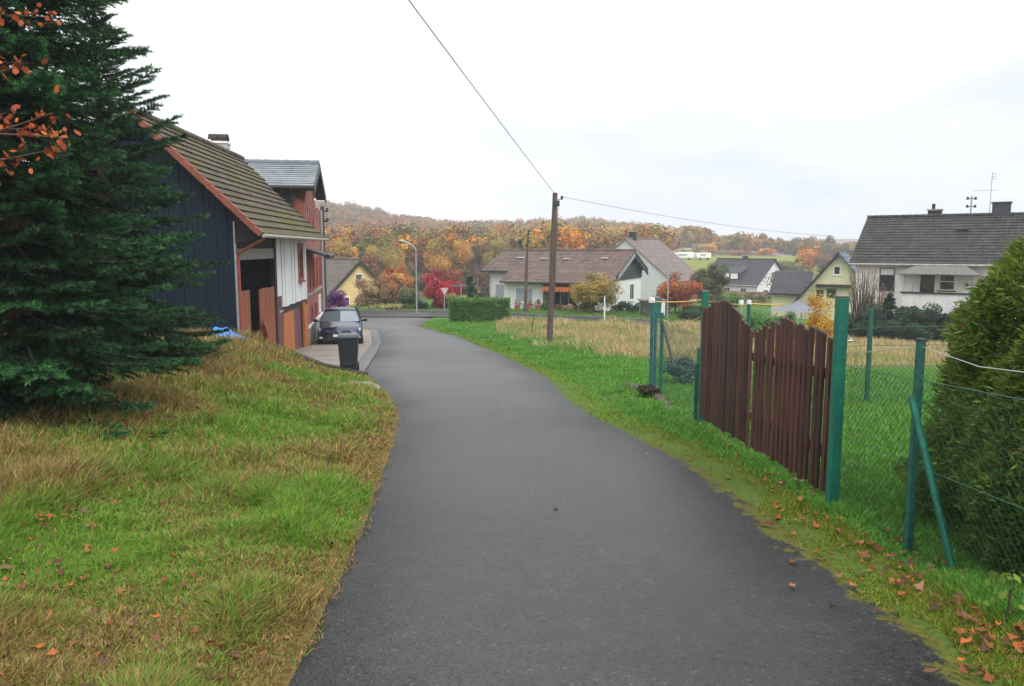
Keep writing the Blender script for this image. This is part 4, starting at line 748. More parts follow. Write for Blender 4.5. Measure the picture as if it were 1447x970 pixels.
# ---- car
def make_car(loc, rz, label):
    o = empty('parked_car', loc, rz, label, 'car'); W = .90
    st = [(-2.08, .58, .34, .50, .62), (-2.02, .74, .24, .58, .72), (-1.80, .85, .20, .66, .86), (-1.2, .89, .19, .72, .96), (-.75, .90, .19, .76, 1.03), (0, .90, .19, .80, 1.04), (1.0, .90, .19, .82, 1.06), (1.7, .87, .22, .84, 1.06), (2.02, .78, .3, .84, 1.0), (2.1, .66, .4, .8, .92)]
    mb = MB(); n = 11
    for (y, w, zl, zm, zt) in st:
        h = [(-w * .93, zl), (-w, zl + .14), (-w * 1.0, zm), (-w * .95, zt - .06), (-w * .80, zt - .005), (0, zt + .03)]; pr = h + [(-x, z) for x, z in h[:-1]][::-1]
        mb.v += [(x, y, z) for x, z in pr]
    N = len(st); mb.f += [(i * n + k, i * n + k + 1, (i + 1) * n + k + 1, (i + 1) * n + k) for i in range(N - 1) for k in range(n - 1)] + [tuple(range(n)), tuple(range((N - 1) * n, N * n))[::-1]] + [(i * n, (i + 1) * n, (i + 1) * n + n - 1, i * n + n - 1) for i in range(N - 1)]
    b = mb.build('body', M['carpaint'], o, smooth=True); m = b.modifiers.new('s', 'SUBSURF'); m.levels = m.render_levels = 2
    # cabin: roof and pillars in paint, glass set into it
    ys = [(-.85, .80, 1.0), (-.12, .66, 1.44), (.5, .64, 1.52), (1.3, .63, 1.50), (1.95, .72, 1.05)]
    mb = MB()
    for (y, w, z) in ys[1:4]: mb.v += [(-w, y, z - .05), (-w * .8, y, z), (0, y, z + .03), (w * .8, y, z), (w, y, z - .05)]
    mb.f += [(i * 5 + k, i * 5 + k + 1, (i + 1) * 5 + k + 1, (i + 1) * 5 + k) for i in range(2) for k in range(4)]
    r = mb.build('car_roof', M['carpaint'], o, smooth=True); t = r.modifiers.new('t', 'SOLIDIFY'); t.thickness = .04
    for s in (-1, 1):
        for pa, pb_, r_ in (((s * .82, -.86, .99), (s * .67, -.12, 1.41), .035), ((s * .86, .3, 1.0), (s * .65, .3, 1.47), .03), ((s * .78, 1.9, 1.02), (s * .64, 1.3, 1.46), .06)): MB().tube([pa, pb_], r_, 6).build('pillar', M['carpaint'], o)
    pass
    MB().add([(-.79, -.84, 1.01), (.79, -.84, 1.01), (.65, -.13, 1.42), (-.65, -.13, 1.42), (0, -.93, 1.02), (0, -.19, 1.45)], [(0, 4, 5, 3), (4, 1, 2, 5)]).build('windscreen', M['carglass'], o)
    for s in (-1, 1): MB().add([(s * .84, -.82, 1.0), (s * .66, -.1, 1.42), (s * .645, 1.28, 1.46), (s * .8, 1.88, 1.03)], [(0, 1, 2, 3)]).build('side_window', M['glass'], o)
    MB().add([(-.76, 1.93, 1.04), (.76, 1.93, 1.04), (.62, 1.34, 1.47), (-.62, 1.34, 1.47)], [(0, 1, 2, 3)]).build('rear_window', M['glass'], o)
    for s in (-1, 1):
        MB().add([(s * .40, -2.07, .60), (s * .80, -1.86, .62), (s * .84, -1.76, .80), (s * .46, -2.03, .72), (s * .40, -1.9, .60), (s * .8, -1.7, .62), (s * .84, -1.6, .8), (s * .46, -1.85, .72)], [(0, 1, 2, 3), (0, 4, 5, 1), (1, 5, 6, 2), (2, 6, 7, 3), (3, 7, 4, 0), (4, 7, 6, 5)]).build('headlight', M['lamp'], o)
        mr = MB().tube([(s * .86, -.66, 1.0), (s * 1.0, -.68, 1.04)], .04, 6).box(min(s * .94, s * 1.12), max(s * .94, s * 1.12), -.74, -.62, .98, 1.12).build('side_mirror', M['carpaint'], o, .02)
        MB().box(min(s * .62, s * .82), max(s * .62, s * .82), -2.02, -1.9, .36, .44).build('fog_light', M['lamp'], o)
    g_ = MB().box(-.42, .42, -2.115, -2.0, .60, .70).build('grille', M['black'], o); MB().box(-.42, .42, -2.12, -2.118, .648, .656).build('grille_bar', M['chrome'], g_)
    MB().box(-.64, .64, -2.105, -1.95, .28, .40).build('lower_intake', M['black'], o)
    e = MB().tube([(0, -2.11, .68), (0, -2.135, .68)], .075, 16).build('emblem', M['chrome'], o); MB().tube([(0, -2.136, .68), (0, -2.138, .68)], .058, 16).build('emblem_field', M['carpaint'], e)
    mb = MB()
    for a, c in (((-.045, .715), (-.015, .64)), ((-.015, .64), (0, .68)), ((0, .68), (.015, .64)), ((.015, .64), (.045, .715))): mb.tube([(a[0], -2.14, a[1]), (c[0], -2.14, c[1])], .007, 4)
    mb.build('emblem_letters', M['chrome'], e)
    MB().box(-.27, .27, -2.13, -2.10, .44, .555).build('number_plate', M['plate'], o)
    for y in (-1.3, 1.32):
        for s in (-1, 1):
            wv = MB().tube([(s * .74, y, .325), (s * .92, y, .325)], .325, 20).build('wheel', M['rubber'], o, .02); MB().tube([(s * .90, y, .325), (s * .93, y, .325)], .21, 14).build('rim', M['galv'], wv)
            ar = MB(); ar.tube([(s * .80, y, .34), (s * .906, y, .34)], .37, 20); ar.build('wheel_arch', M['black'], o)
    for s in (-1, 1):
        for y0 in (-.55, .45): MB().box(min(s * .90, s * .925), max(s * .90, s * .925), y0 + .6, y0 + .75, .86, .885).build('door_handle', M['carpaint'], o)
    o.scale = (.95, .96, .85); return o
cpx = P(489, 470, 32.6); make_car((cpx.x - .05, 31.9, float(prof(31.1)) + .02), math.radians(11), 'dark blue hatchback parked on the paved yard facing the lane')
# ---- wheelie bin
q = P(493.5, 525, 18.1); bn = empty('wheelie_bin', (q.x, 18.1, float(prof(18.1)) + .01), .15, 'dark grey wheelie bin with handle standing at the lane edge', 'wheelie bin')
def taper(x0, y0, x1, y1, z0, z1): return [(-x0, -y0, z0), (x0, -y0, z0), (x0, y0, z0), (-x0, y0, z0), (-x1, -y1, z1), (x1, -y1, z1), (x1, y1, z1), (-x1, y1, z1)], [(3, 2, 1, 0), (4, 5, 6, 7), (0, 1, 5, 4), (1, 2, 6, 5), (2, 3, 7, 6), (3, 0, 4, 7)]
MB().add(*taper(.185, .2, .235, .27, .07, .80)).build('body', M['binm'], bn, .02)
MB().add(*taper(.255, .29, .255, .29, .80, .84)).build('rim', M['binm'], bn, .01); MB().add(*taper(.262, .30, .22, .24, .842, .90)).build('lid', M['binm'], bn, .015); MB().tube([(-.2, .33, .86), (.2, .33, .86)], .018, 8).build('handle', M['black'], bn)
MB().box(-.14, .14, -.235, -.2, .2, .26).build('front_grip', M['binm'], bn)
for s in (-1, 1): MB().tube([(s * .16, .2, .1), (s * .22, .2, .1)], .1, 14).build('wheel', M['rubber'], bn)
# retaining edge of the bank, tarp, slab
mb = MB(); pts = [(B0[0] + .1, B0[1] - .04), (B0[0] - 1.1, B0[1] + .85), (B1[0] + 1.0, B1[1] - .78), (B1[0] - .2, B1[1] + .1)]
for (xa, ya), (xb, yb) in zip(pts[:-1], pts[1:]):
    za = g1(xa, ya - .25) + .02; zb_ = g1(xb, yb - .25) + .02; mb.add([(xa, ya, za - .9), (xb, yb, zb_ - .9), (xb, yb, zb_), (xa, ya, za), (xa + .08, ya + .12, za - .9), (xb + .08, yb + .12, zb_ - .9), (xb + .08, yb + .12, zb_), (xa + .08, ya + .12, za)], [(0, 1, 2, 3), (7, 6, 5, 4), (3, 2, 6, 7), (0, 3, 7, 4), (1, 5, 6, 2)])
tag(mb.build('retaining_edge', M['darkwood']), 'low dark retaining edge between the grass bank and the paved yard', 'retaining wall')
n = 22; gx, gy = np.meshgrid(np.linspace(0, 1, n), np.linspace(0, 1, 12)); a_ = P(284, 490, 18.3); X = a_.x + gx * 1.0; Yt = 18.0 + gy * .9 - gx * .12; Z = G(X, Yt) + .12 + .36 * (fbm(X * 5, Yt * 5, 77)) * np.sin(PI * gx) * np.sin(PI * gy)
i = np.arange(11)[:, None] * n + np.arange(n - 1)[None, :]; o = fmesh('tarpaulin', np.stack([X, Yt, Z], -1).reshape(-1, 3), np.stack([i, i + 1, i + 1 + n, i + n], -1).reshape(-1, 4), M['tarp'], None, None, True); tag(o, 'crumpled bright blue tarpaulin on the bank by the barn', 'tarpaulin')
q = unproj(500, 560); mb = MB(); pl = []
for k in range(10): an = 2 * PI * k / 10; r = random.uniform(.85, 1.1); pl.append((q.x - .05 + .42 * r * math.cos(an), q.y + .55 + .65 * r * math.sin(an)))
zz = g1(q.x - .05, q.y + .55); tag(mb.prism(pl, 'z', zz - .15, zz + .035).build('concrete_slab', M['mossconc'], None, .01), 'weathered concrete slab lying in the grass by the lane', 'slab')
q = P(650, 480, 40)

# ---- fence on the right
FX = 2.62
def post(parent, y, z0, z1, w_, mat, x=FX, name='post', lean=0): return MB().box(-w_ / 2, w_ / 2, -w_ / 2, w_ / 2, z0, z1, Matrix.Translation((x - parent.location.x, y - parent.location.y, -parent.location.z)) @ Matrix.Rotation(lean, 4, 'Y')).build(name, M[mat], parent, .006)
def big_post(y, topz, w_, label, x=FX, lean=.0):
    z0 = g1(x, y); o = empty('gate_post', (x, y, z0), 0, label, 'post', 'green posts of the garden gate'); H = topz - z0
    MB().box(-w_ / 2, w_ / 2, -w_ / 2, w_ / 2, -.3, H, Matrix.Rotation(lean, 4, 'Y')).build('shaft', M['green'], o, .012); MB().box(-w_ / 2 - .004, w_ / 2 + .004, -w_ / 2 - .004, w_ / 2 + .004, H + .001, H + .012, Matrix.Rotation(lean, 4, 'Y')).build('cap', M['mossconc'], o)
    return o, z0
bp1, z1_ = big_post(6.03, zpix(420, 6.03), .085, 'thick bright green square gate post nearest the lane', x=2.56)
MB().tube([(.02, -.085, 1.36), (.06, -.085, 1.36), (.06, -.03, 1.37)], .009, 6).build('latch', M['galv'], bp1); MB().add(*taper(.11, .11, .08, .08, -.05, .04)).build('footing', M['mossconc'], bp1)
bp2, z2_ = big_post(10.55, zpix(412, 10.55), .085, 'slimmer green square gate post beyond the tall gate leaf')
post(bp2, 10.62, g1(2.55, 10.6), g1(2.55, 10.6) + .8, .045, 'greenold', 2.55, 'strut')
def gate_leaf(y0, y1, top, label, n, hw):
    z0 = g1(FX, (y0 + y1) / 2); o = empty('gate_leaf', (FX - .03, y1, z0), 0, label, 'gate', 'two leaves of the brown picket gate'); zr_ = lambda y: float(prof(y)) - z0
    for fr in (.28, .78):
        mb = MB(); h = 1.3 * fr; a, b = y0 + .02, y1 - .02
        mb.add([(.0, a - y1, zr_(a) + h), (.0, b - y1, zr_(b) + h), (.0, b - y1, zr_(b) + h + .09), (.0, a - y1, zr_(a) + h + .09), (.045, a - y1, zr_(a) + h), (.045, b - y1, zr_(b) + h), (.045, b - y1, zr_(b) + h + .09), (.045, a - y1, zr_(a) + h + .09)], [(0, 1, 2, 3), (7, 6, 5, 4), (3, 2, 6, 7), (0, 4, 5, 1), (0, 3, 7, 4), (1, 5, 6, 2)]).build('rail', M['gatewood'], o)
    for i in range(n):
        c = y0 + (y1 - y0) * (i + .5) / n - y1; t = top((i + .5) / n) - z0 + random.uniform(-.03, .025); lo = zr_(c + y1) + .09 + random.uniform(-.02, .02); w_ = hw * random.uniform(.70, 1.0)
        Tm = Matrix.Translation((random.uniform(-.004, .004), c, 0)) @ Matrix.Rotation(random.uniform(-.012, .012), 4, 'X') @ Matrix.Rotation(random.uniform(-.05, .05), 4, 'Z')
        mb = MB(); k = .016; mb.prism([(-w_ / 2, lo), (w_ / 2, lo), (w_ / 2, t - k), (w_ * .3, t - k * .3), (0, t), (-w_ * .3, t - k * .3), (-w_ / 2, t - k)], 'x', -.028, -.004, Tm); mb.build('picket', M['gatewood'], o, .004)
    return o
def Ypx(px): return FX / ((px - CX) / F) * .99
def topf(cps):
    ys = [Ypx(px) for px, py in cps]; zs = [zpix(py, y) for (px, py), y in zip(cps, ys)]; o_ = np.argsort(ys); return np.array(ys)[o_], np.array(zs)[o_]
tl = topf([(994, 440), (1000, 434), (1010, 427), (1024, 423), (1034, 428), (1045, 440), (1056, 452), (1066, 463)]); yA0, yA1 = 8.28, 10.44
gate_leaf(yA0, yA1, lambda t: float(np.interp(yA0 + (yA1 - yA0) * t, *tl)), 'tall humped brown picket gate leaf at the far green post', 21, .088)
tr_ = topf([(1069, 470), (1085, 461), (1098, 455), (1110, 450), (1124, 452), (1138, 456), (1150, 462), (1170, 470)]); yB0, yB1 = 6.08, 8.2
g2 = gate_leaf(yB0, yB1, lambda t: float(np.interp(yB0 + (yB1 - yB0) * t, *tr_)), 'lower gappy brown picket gate leaf beside the thick near green post', 17, .088)
def chainlink(parent, y0, y1, h0, h1, x0=FX, x1=None, pitch=.062, r=.0013, zoff=0):
    x1 = x0 if x1 is None else x1; Lr = math.hypot(y1 - y0, x1 - x0); mb = MB(); ox, oy, oz = parent.location
    def pt(s, t, e):
        f_ = s / Lr; x = x0 + (x1 - x0) * f_; y = y0 + (y1 - y0) * f_; zg = g1(x, y) + .03; return Vector((x - ox + e, y - oy, zg + (h0 + (h1 - h0) * f_) * t - oz))
    H = max(h0, h1); n = int(Lr / pitch); m = int(H / pitch); segs = []
    for dr in (1, -1):
        for k in range(-m, n + m + 1):
            s0 = k * pitch; pl = []
            a = max(0, -s0) if dr > 0 else max(0, s0 - Lr); b = min(H, Lr - s0) if dr > 0 else min(H, s0)
            if b - a < .02: continue
            q = [pt(s0 + dr * v, v / H, .002 * dr) for v in np.linspace(a, b, 3)]; mb.tube(q, r, 3, False)
    o = mb.build('wire_mesh', M['wire'], parent)
    for t in (1.0, .5): MB().tube([pt(v, t, 0) for v in np.linspace(0, Lr, 6)], .0028, 4).build('tension_wire', M['wire'], o)
    return o
nf = empty('wire_fence', (FX, 4.95, g1(FX, 4.95)), 0, 'near green chain link fence with braced old post before the thuja', 'fence')
zt = zpix(483, 4.95); post(nf, 4.95, g1(FX, 4.95) - .2, zt, .046, 'greenold', name='post'); MB().box(-.026, .026, -.026, .026, 0, .02, Matrix.Translation((0, 0, zt - nf.location.z))).build('post_cap', M['slate'], nf)
b0 = P(1288, 560, 4.88) - nf.location; b1 = P(1350, 806, 4.55) - nf.location; MB().tube([b0, b1 + Vector((0, 0, -.05))], .022, 6).build('brace', M['green'], nf)
chainlink(nf, 3.0, 5.97, 1.12, 1.12)
wr = MB(); hw_ = zt - nf.location.z - .03
wr.tube([(0, 1.0, 1.18), (0, .5, hw_ - .09), (0, 0, hw_)], .003, 5).tube([(0, 0, hw_), (.02, -.6, hw_ - .04), (.03, -1.9, hw_ + .06)], .003, 5); wr.build('top_wire', M['galv'], nf)
ff = empty('wire_fence', (FX, 12.4, g1(FX, 12.4)), 0, 'far chain link fence with blue green posts beyond the gate', 'fence')
for px, Yp, tp, m_, w_ in ((921, 14.6, 428, 'bluegreen', .06), (926, 14.2, 440, 'bluegreen', .045), (935, 13.6, 442, 'green', .055)):
    xx = P(px, 480, Yp).x; z0 = g1(xx, Yp); post(ff, Yp, z0 - .2, zpix(tp, Yp), w_, m_, xx)
MB().tube([Vector((P(936, 455, 13.6).x, 13.6, zpix(455, 13.6))) - ff.location, Vector((P(953, 515, 12.6).x, 12.6, zpix(520, 12.6))) - ff.location], .025, 6).build('brace', M['slate'], ff)
chainlink(ff, 10.6, 13.6, 1.15, 1.25); chainlink(ff, 13.6, 14.6, 1.25, 1.4)
MB().tube([P(921, 428, 14.6) - ff.location, P(921, 421, 14.6) - ff.location], .06, 8).build('post_cap', M['white'], ff)
q0 = P(936, 452, 13.6); q1 = P(990, 448, 10.6); wv = MB(); wv.tube([q0.lerp(q1, t) - Vector((0, 0, .35 * t * (1 - t))) - ff.location for t in np.linspace(0, 1, 8)], .007, 5); wv.build('sagging_wire', M['rope'], ff)
cable('orange rope strung from the blue fence post to the white capped post', [P(922, 426, 14.5), P(990, 424, 17), P(1062, 431, 20.4)], .011, .03, 10, 'rope', 'rope', 'rope')
cable('yellow rope running on from the white capped posts to the right', [P(1058, 429, 20.2), P(1108, 430, 21)], .018, .02, 10, 'rope', 'rope', 'rope')
for px, cap in ((1047, 'white'), (1058, 'white')):
    q = P(px, 440, 20.3 if px < 1050 else 20.0); z0 = g1(q.x, q.y); o = empty('washing_line_post', (q.x, q.y, z0), 0, 'white capped %s post rising behind the gate leaves' % ('pale' if px < 1050 else 'dark green'), 'post'); H = zpix(430, q.y) - z0
    MB().tube([(0, 0, -.2), (0, 0, H)], .04 if px < 1050 else .05, 8).build('shaft', M['galv' if px < 1050 else 'greenold'], o); MB().tube([(0, 0, H), (0, 0, H + .10)], .06, 8).build('cap', M['white'], o)
gb = empty('garden_fence', (5.6, 12.5, g1(5.6, 12.5)), 0, 'low wire fence with thin dark post across the back of the lawn', 'fence')
q = P(1224, 572, 12.5); post(gb, 12.5, g1(q.x, 12.5) - .2, zpix(437, 12.5), .06, 'greenold', q.x); post(gb, 12.8, g1(3.1, 12.8) - .2, g1(3.1, 12.8) + .9, .05, 'greenold', 3.1); post(gb, 12.3, g1(8.6, 12.3) - .2, g1(8.6, 12.3) + 1.4, .06, 'greenold', 8.6)
chainlink(gb, 12.8, 12.5, .55, .6, 3.1, q.x, .08, .003); chainlink(gb, 12.5, 12.3, .6, .6, q.x, 8.6, .08, .003)
for zz in (.95, 1.25): MB().tube([(3.1 - 5.6, .3, .5 + zz * .3), (q.x - 5.6, 0, zz), (3, -.2, zz + .05)], .005, 5).build('strand', M['wire'], gb)
# mound of soil and roots by the far fence
o = empty('root_mound', (2.35, 13.3, g1(2.35, 13.3)), 0, 'low brown mound of earth and roots at the far fence foot', 'mound')
n = 26; V = []; Fm = []
for i in range(n):
    for j in range(10):
        t = i / (n - 1); a = PI * j / 9; xx = .13 * math.cos(a) * (1 + .3 * math.sin(i * 1.7)); yy = -2.6 + t * 3.8; h_ = ((.035 + .04 * ss(.6, .9, t) + .05 * random.random()) * math.sin(a)) * math.sin(PI * min(1, max(0, t))) ** .5 - .01; V.append((xx * (.5 + .8 * random.random()) + .12 * math.sin(t * 4) + .08, yy, h_ + float(prof(13.3 + yy) - prof(13.3)) + .0))
for i in range(n - 1):
    for j in range(9): Fm.append((i * 10 + j, i * 10 + j + 1, (i + 1) * 10 + j + 1, (i + 1) * 10 + j))
MB().add(V, Fm).build('soil', M['bark'], o, smooth=True); foliage('dry_stalks', o, 900, (.2, .3, .15), .12, 12, .06, [(.07, .06, .045), (.10, .08, .05), (.05, .06, .03)]); o.children[-1].location = (-.05, .95, -.05)

# ---- evergreens close by
def spruce(label, x, Y, H, R, nb, z_low=.15, ntw=15, gap=.9, seed=1, flat=0):
    rg = np.random.default_rng(seed); z0 = g1(x, Y); o = empty('spruce_tree', (x, Y, z0 - .05), 0, label, 'tree', 'spruces on the grass bank')
    mb = MB(); mb.tube([(0, 0, -.1), (.02, 0, H * .4), (0, .02, H * .75), (0, 0, H)], [R * .05, R * .042, R * .025, .008], 9); Tp = []; Td = []; Tl = []; Tc = []
    for k in range(nb):
        f_ = ((k + rg.random()) / nb); zb0 = z_low + (H - z_low - .1) * f_ ** 1.12; prof_ = (1 - zb0 / H) ** .72 * (.82 + .18 * min(1, zb0 / (.15 * H))); Lb = max(.10, R * prof_ * rg.uniform(.72, 1.18)); az = k * 2.399 + rg.uniform(-.4, .4)
        el = .75 * f_ ** 2 - .16 * (1 - f_) + rg.uniform(-.12, .12); dirh = np.array([math.cos(az), math.sin(az), 0]); side = np.array([-math.sin(az), math.cos(az), 0])
        ts = np.linspace(0, 1, 7); droop = -.22 * (1 - f_); pts = np.stack([dirh * Lb * t + np.array([0, 0, zb0 + Lb * (el * t + droop * (t ** 1.5) + .22 * (1 - f_) * t ** 3)]) for t in ts])
        mb.tube([Vector(p) for p in pts], [max(.004, .022 * Lb / R * (1 - t) + .004) for t in ts], 4, False)
        m = max(4, int(ntw * (Lb / R) ** .7)); tone = rg.uniform(.5, 1.5)
        for s in (-1, 1):
            for j in range(m):
                t = .14 + .86 * (j + rg.random() * .6) / m; i0 = min(5, int(t * 6)); p = pts[i0] + (pts[i0 + 1] - pts[i0]) * (t * 6 - i0); dr = pts[i0 + 1] - pts[i0]; dr /= np.linalg.norm(dr)
                l = (.10 + .30 * Lb * (1 - t) ** .8 * rg.uniform(.6, 1.2)); a = rg.uniform(.65, 1.0); dv = dr * math.cos(a) + side * s * math.sin(a) + np.array([0, 0, rg.uniform(-.22, .12)]); Tp.append(p); Td.append(dv / np.linalg.norm(dv)); Tl.append(l); Tc.append(tone * (.35 + 1.0 * t))  # twig colour darkens towards the trunk, making up for weak self-shading
        for i in range(3, 6): Tp.append(pts[i]); dv = pts[i + 1] - pts[i]; Tl.append(np.linalg.norm(dv) * 1.1); Td.append(dv / np.linalg.norm(dv)); Tc.append(tone * 1.25)
    for i in range(8): Tp.append(np.array([0, 0, H * (1 - .03 * (i + 1))])); Td.append(np.array([0, 0, 1.])); Tl.append(.035 * H); Tc.append(1.2)
    Tp, Td, Tl, Tc = np.array(Tp), np.array(Td), np.array(Tl), np.array(Tc); mb.build('trunk', M['bark'], o)
    cnt = np.maximum(10, (Tl * 330 * gap)).astype(int); ix = np.repeat(np.arange(len(Tl)), cnt); n = len(ix); t = rg.random(n); base = Tp[ix] + Td[ix] * (Tl[ix] * t)[:, None]; base[:, 2] -= .12 * (Tl[ix] * t) ** 1.5
    rd = rg.normal(size=(n, 3)); rd /= np.linalg.norm(rd, axis=1, keepdims=True); d = Td[ix] * .75 + rd * .75 + np.array([0, 0, .12]); d /= np.linalg.norm(d, axis=1, keepdims=True); w_ = cross_n(d, rg.normal(size=(n, 3))); ln = rg.uniform(.026, .055, n) * (1 if R < 2 else 1.1)
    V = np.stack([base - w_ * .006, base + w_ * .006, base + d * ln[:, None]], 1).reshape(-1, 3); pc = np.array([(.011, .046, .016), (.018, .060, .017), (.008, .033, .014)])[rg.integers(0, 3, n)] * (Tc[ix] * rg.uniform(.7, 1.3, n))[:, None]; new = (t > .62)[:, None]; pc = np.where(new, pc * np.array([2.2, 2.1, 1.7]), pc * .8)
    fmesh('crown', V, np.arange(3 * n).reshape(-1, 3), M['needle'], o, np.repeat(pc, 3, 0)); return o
spruce('big dark spruce at the left edge with boughs sweeping over the bank', -5.15, 8.1, 9.5, 1.75, 350, .05, 24, 1.0, 1)
spruce('second spruce with pointed thin top in front of the dark barn gable', -6.35, 12.3, 5.75, 2.1, 190, .15, 24, 1.0, 2)
spruce('third dense spruce filling the gap between the other spruces and barn', -8.1, 14.0, 5.9, 2.3, 150, .2, 22, .9, 3)
# oak branch reaching in from the left
ok_ = empty('young_oak', (-6.6, 7.0, g1(-6.6, 7.0)), 0, 'young oak at the left edge with bright orange leaves over the spruce', 'tree')
mb = MB(); mb.tube([(0, 0, -.1), (.1, 0, 1.5), (.3, 0, 3.2), (.4, 0, 4.6)], [.06, .05, .035, .015], 7); tips = []
def brn(px, py, Y): return P(px, py, Y) - ok_.location
for (sx_, zz, px, py, Y) in ((.25, 2.6, 95, 195, 6.8), (.25, 2.4, 60, 180, 7.0), (.22, 2.2, 20, 225, 6.9), (.33, 3.2, 40, 90, 7.2), (.35, 3.6, 70, 25, 7.3), (.25, 2.5, 25, 95, 7.0), (.2, 2.2, 8, 160, 7.0), (.36, 3.7, 8, 20, 7), (.2, 1.9, 10, 235, 7), (.2, 1.9, 75, 160, 6.9), (.2, 1.9, 85, 210, 6.85)):
    e_ = brn(px, py, Y); s = Vector((sx_, 0, zz)); m_ = s.lerp(e_, .5) + Vector((0, 0, .12)); mb.tube([s, m_, e_], [.018, .012, .005], 5); tips += [e_, m_.lerp(e_, .75), m_.lerp(e_, .9)]
mb.build('trunk', M['bark'], ok_)
cen = np.repeat(np.array(tips), 6, 0); cen = cen + RNG.normal(size=cen.shape) * .055; n = len(cen); d = rand_unit(n); d[:, 2] -= .5; d /= np.linalg.norm(d, axis=1, keepdims=True); w_ = cross_n(d, rand_unit(n)); V = []
ol = [(0, 0), (.12, .25), (.22, .2), (.30, .45), (.25, .5), (.26, .75), (.1, .85), (0, 1), (-.1, .85), (-.26, .75), (-.25, .5), (-.30, .45), (-.22, .2), (-.12, .25)]; sz = RNG.uniform(.05, .09, n)
V = np.stack([cen + w_ * (a * sz)[:, None] + d * (b * sz)[:, None] for a, b in ol], 1).reshape(-1, 3); fmesh('leaves', V, np.arange(n * len(ol)).reshape(n, -1), M['litter'], ok_, np.repeat(np.array([(.40, .085, .02), (.30, .05, .015), (.48, .13, .03)])[RNG.integers(0, 3, n)] * RNG.uniform(.6, 1.2, n)[:, None], len(ol), 0))
# thuja beside the near fence
def thuja(label, x, Y, prf, n, seed, yel=.5):
    rg = np.random.default_rng(seed); z0 = g1(x, Y); o = empty('thuja', (x, Y, z0 - .03), 0, label, 'conifer'); zs = [p[0] for p in prf]; rs = [p[1] for p in prf]
    z = rg.random(n) * zs[-1]; th = rg.random(n) * 2 * PI; r = np.interp(z, zs, rs); lump = .66 + .62 * fbm(th * 2.6 + 5, z * 3.4, seed, 4); r = r * lump * np.sqrt(rg.uniform(.62, 1.02, n)); p = np.stack([r * np.cos(th), r * np.sin(th), z], 1); out = np.stack([np.cos(th), np.sin(th), np.zeros(n)], 1)
    P_, D_, W_, Ls, Cc = [], [], [], [], []
    for k in range(5):
        d = out * rg.uniform(.35, .9, (n, 1)) + rg.normal(size=(n, 3)) * .42 + np.array([0, 0, .45]); d /= np.linalg.norm(d, axis=1, keepdims=True); P_.append(p + rg.normal(size=(n, 3)) * .012); D_.append(d); W_.append(cross_n(d, out + rg.normal(size=(n, 3)) * .5)); Ls.append(rg.uniform(.03, .075, n))
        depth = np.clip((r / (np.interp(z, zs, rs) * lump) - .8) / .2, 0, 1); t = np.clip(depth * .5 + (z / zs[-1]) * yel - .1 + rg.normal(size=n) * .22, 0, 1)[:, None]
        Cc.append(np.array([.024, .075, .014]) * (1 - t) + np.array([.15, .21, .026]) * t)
    P_, D_, W_, Ls, Cc = map(np.concatenate, (P_, D_, W_, Ls, Cc)); br_ = rg.random(len(P_)) < .02; Cc[br_] = (.16, .07, .025)
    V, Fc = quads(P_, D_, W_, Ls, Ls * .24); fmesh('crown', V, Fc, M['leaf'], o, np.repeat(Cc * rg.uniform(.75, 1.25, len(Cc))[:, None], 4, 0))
    mb = MB(); mb.tube([(0, 0, -.1), (0, 0, zs[-1] * .9)], [.09, .02], 8)
    for k in range(40): a = k * 2.4; zz = zs[-1] * (k + 2) / 46; rr = float(np.interp(zz + .2, zs, rs)) * .8; mb.tube([(0, 0, zz), (rr * math.cos(a), rr * math.sin(a), zz + .25)], [.02, .006], 4)
    mb.build('trunk', M['bark'], o); return o
thuja('broad thuja bush with yellow green tips behind the near wire fence', 4.06, 5.35, [(0, 1.12), (.45, 1.14), (.9, 1.0), (1.3, .88), (1.75, .70), (2.1, .45), (2.4, .2), (2.55, .02)], 30000, 5, .75)
thuja('second thuja at the right edge nearer the lane', 3.62, 4.42, [(0, .76), (.5, .80), (1.0, .70), (1.5, .52), (1.9, .3), (2.15, .04)], 24000, 6, .6)
x_ = P(1425, 840, 3.75); o = empty('broadleaf_seedling', (x_.x, 3.75, g1(x_.x, 3.75)), 0, 'yellow green broad leaved seedling at the foot of the thuja', 'plant'); foliage('leaves', o, 46, (.08, .08, .13), .2, 10, .05, [(.14, .24, .03), (.20, .28, .04)], asp=.6); MB().tube([(0, 0, -.02), (.01, 0, .2)], .006, 5).build('stem', M['bark'], o)
shrub('low blue green juniper behind the far chain link fence', 966, 502, 15.5, 62, 'blue', K=20, n=3000, size=.06)

# ---- shrubs and trees round the houses
shrub('purple leaved shrub behind the parked car', 471, 402, 44, 50, 'purple', spread=.34)
shrub('olive green shrub below the purple one beside the brick house', 462, 438, 43, 26, 'olive')
shrub('yellow brown shrub before the yellow house wall', 520, 392, 58, 52, 'tan'); shrub('russet shrub right of the yellow house', 549, 388, 62, 58, 'rust', spread=.4); shrub('low olive bush at the foot of the russet shrub', 548, 428, 57, 60, 'paley')
shrub('dark green bush left of the slender street lamp', 580, 402, 60, 44, 'olive'); shrub('small dark bush behind the lamp pole', 594, 424, 59, 24, 'dark')
tree('orange tree rising right of the yellow house gable', 562, 370, 80, 50, 'orange', low=.1)
tree('bright red maple beside the junction', 629, 377, 62, 72, 'red', 'maple_tree', low=.1, K=22, spread=.34); shrub('small crimson shrub under the left side of the maple', 615, 395, 60, 34, 'red'); shrub('dark red shrub behind the yield sign', 622, 424, 60, 24, 'red')
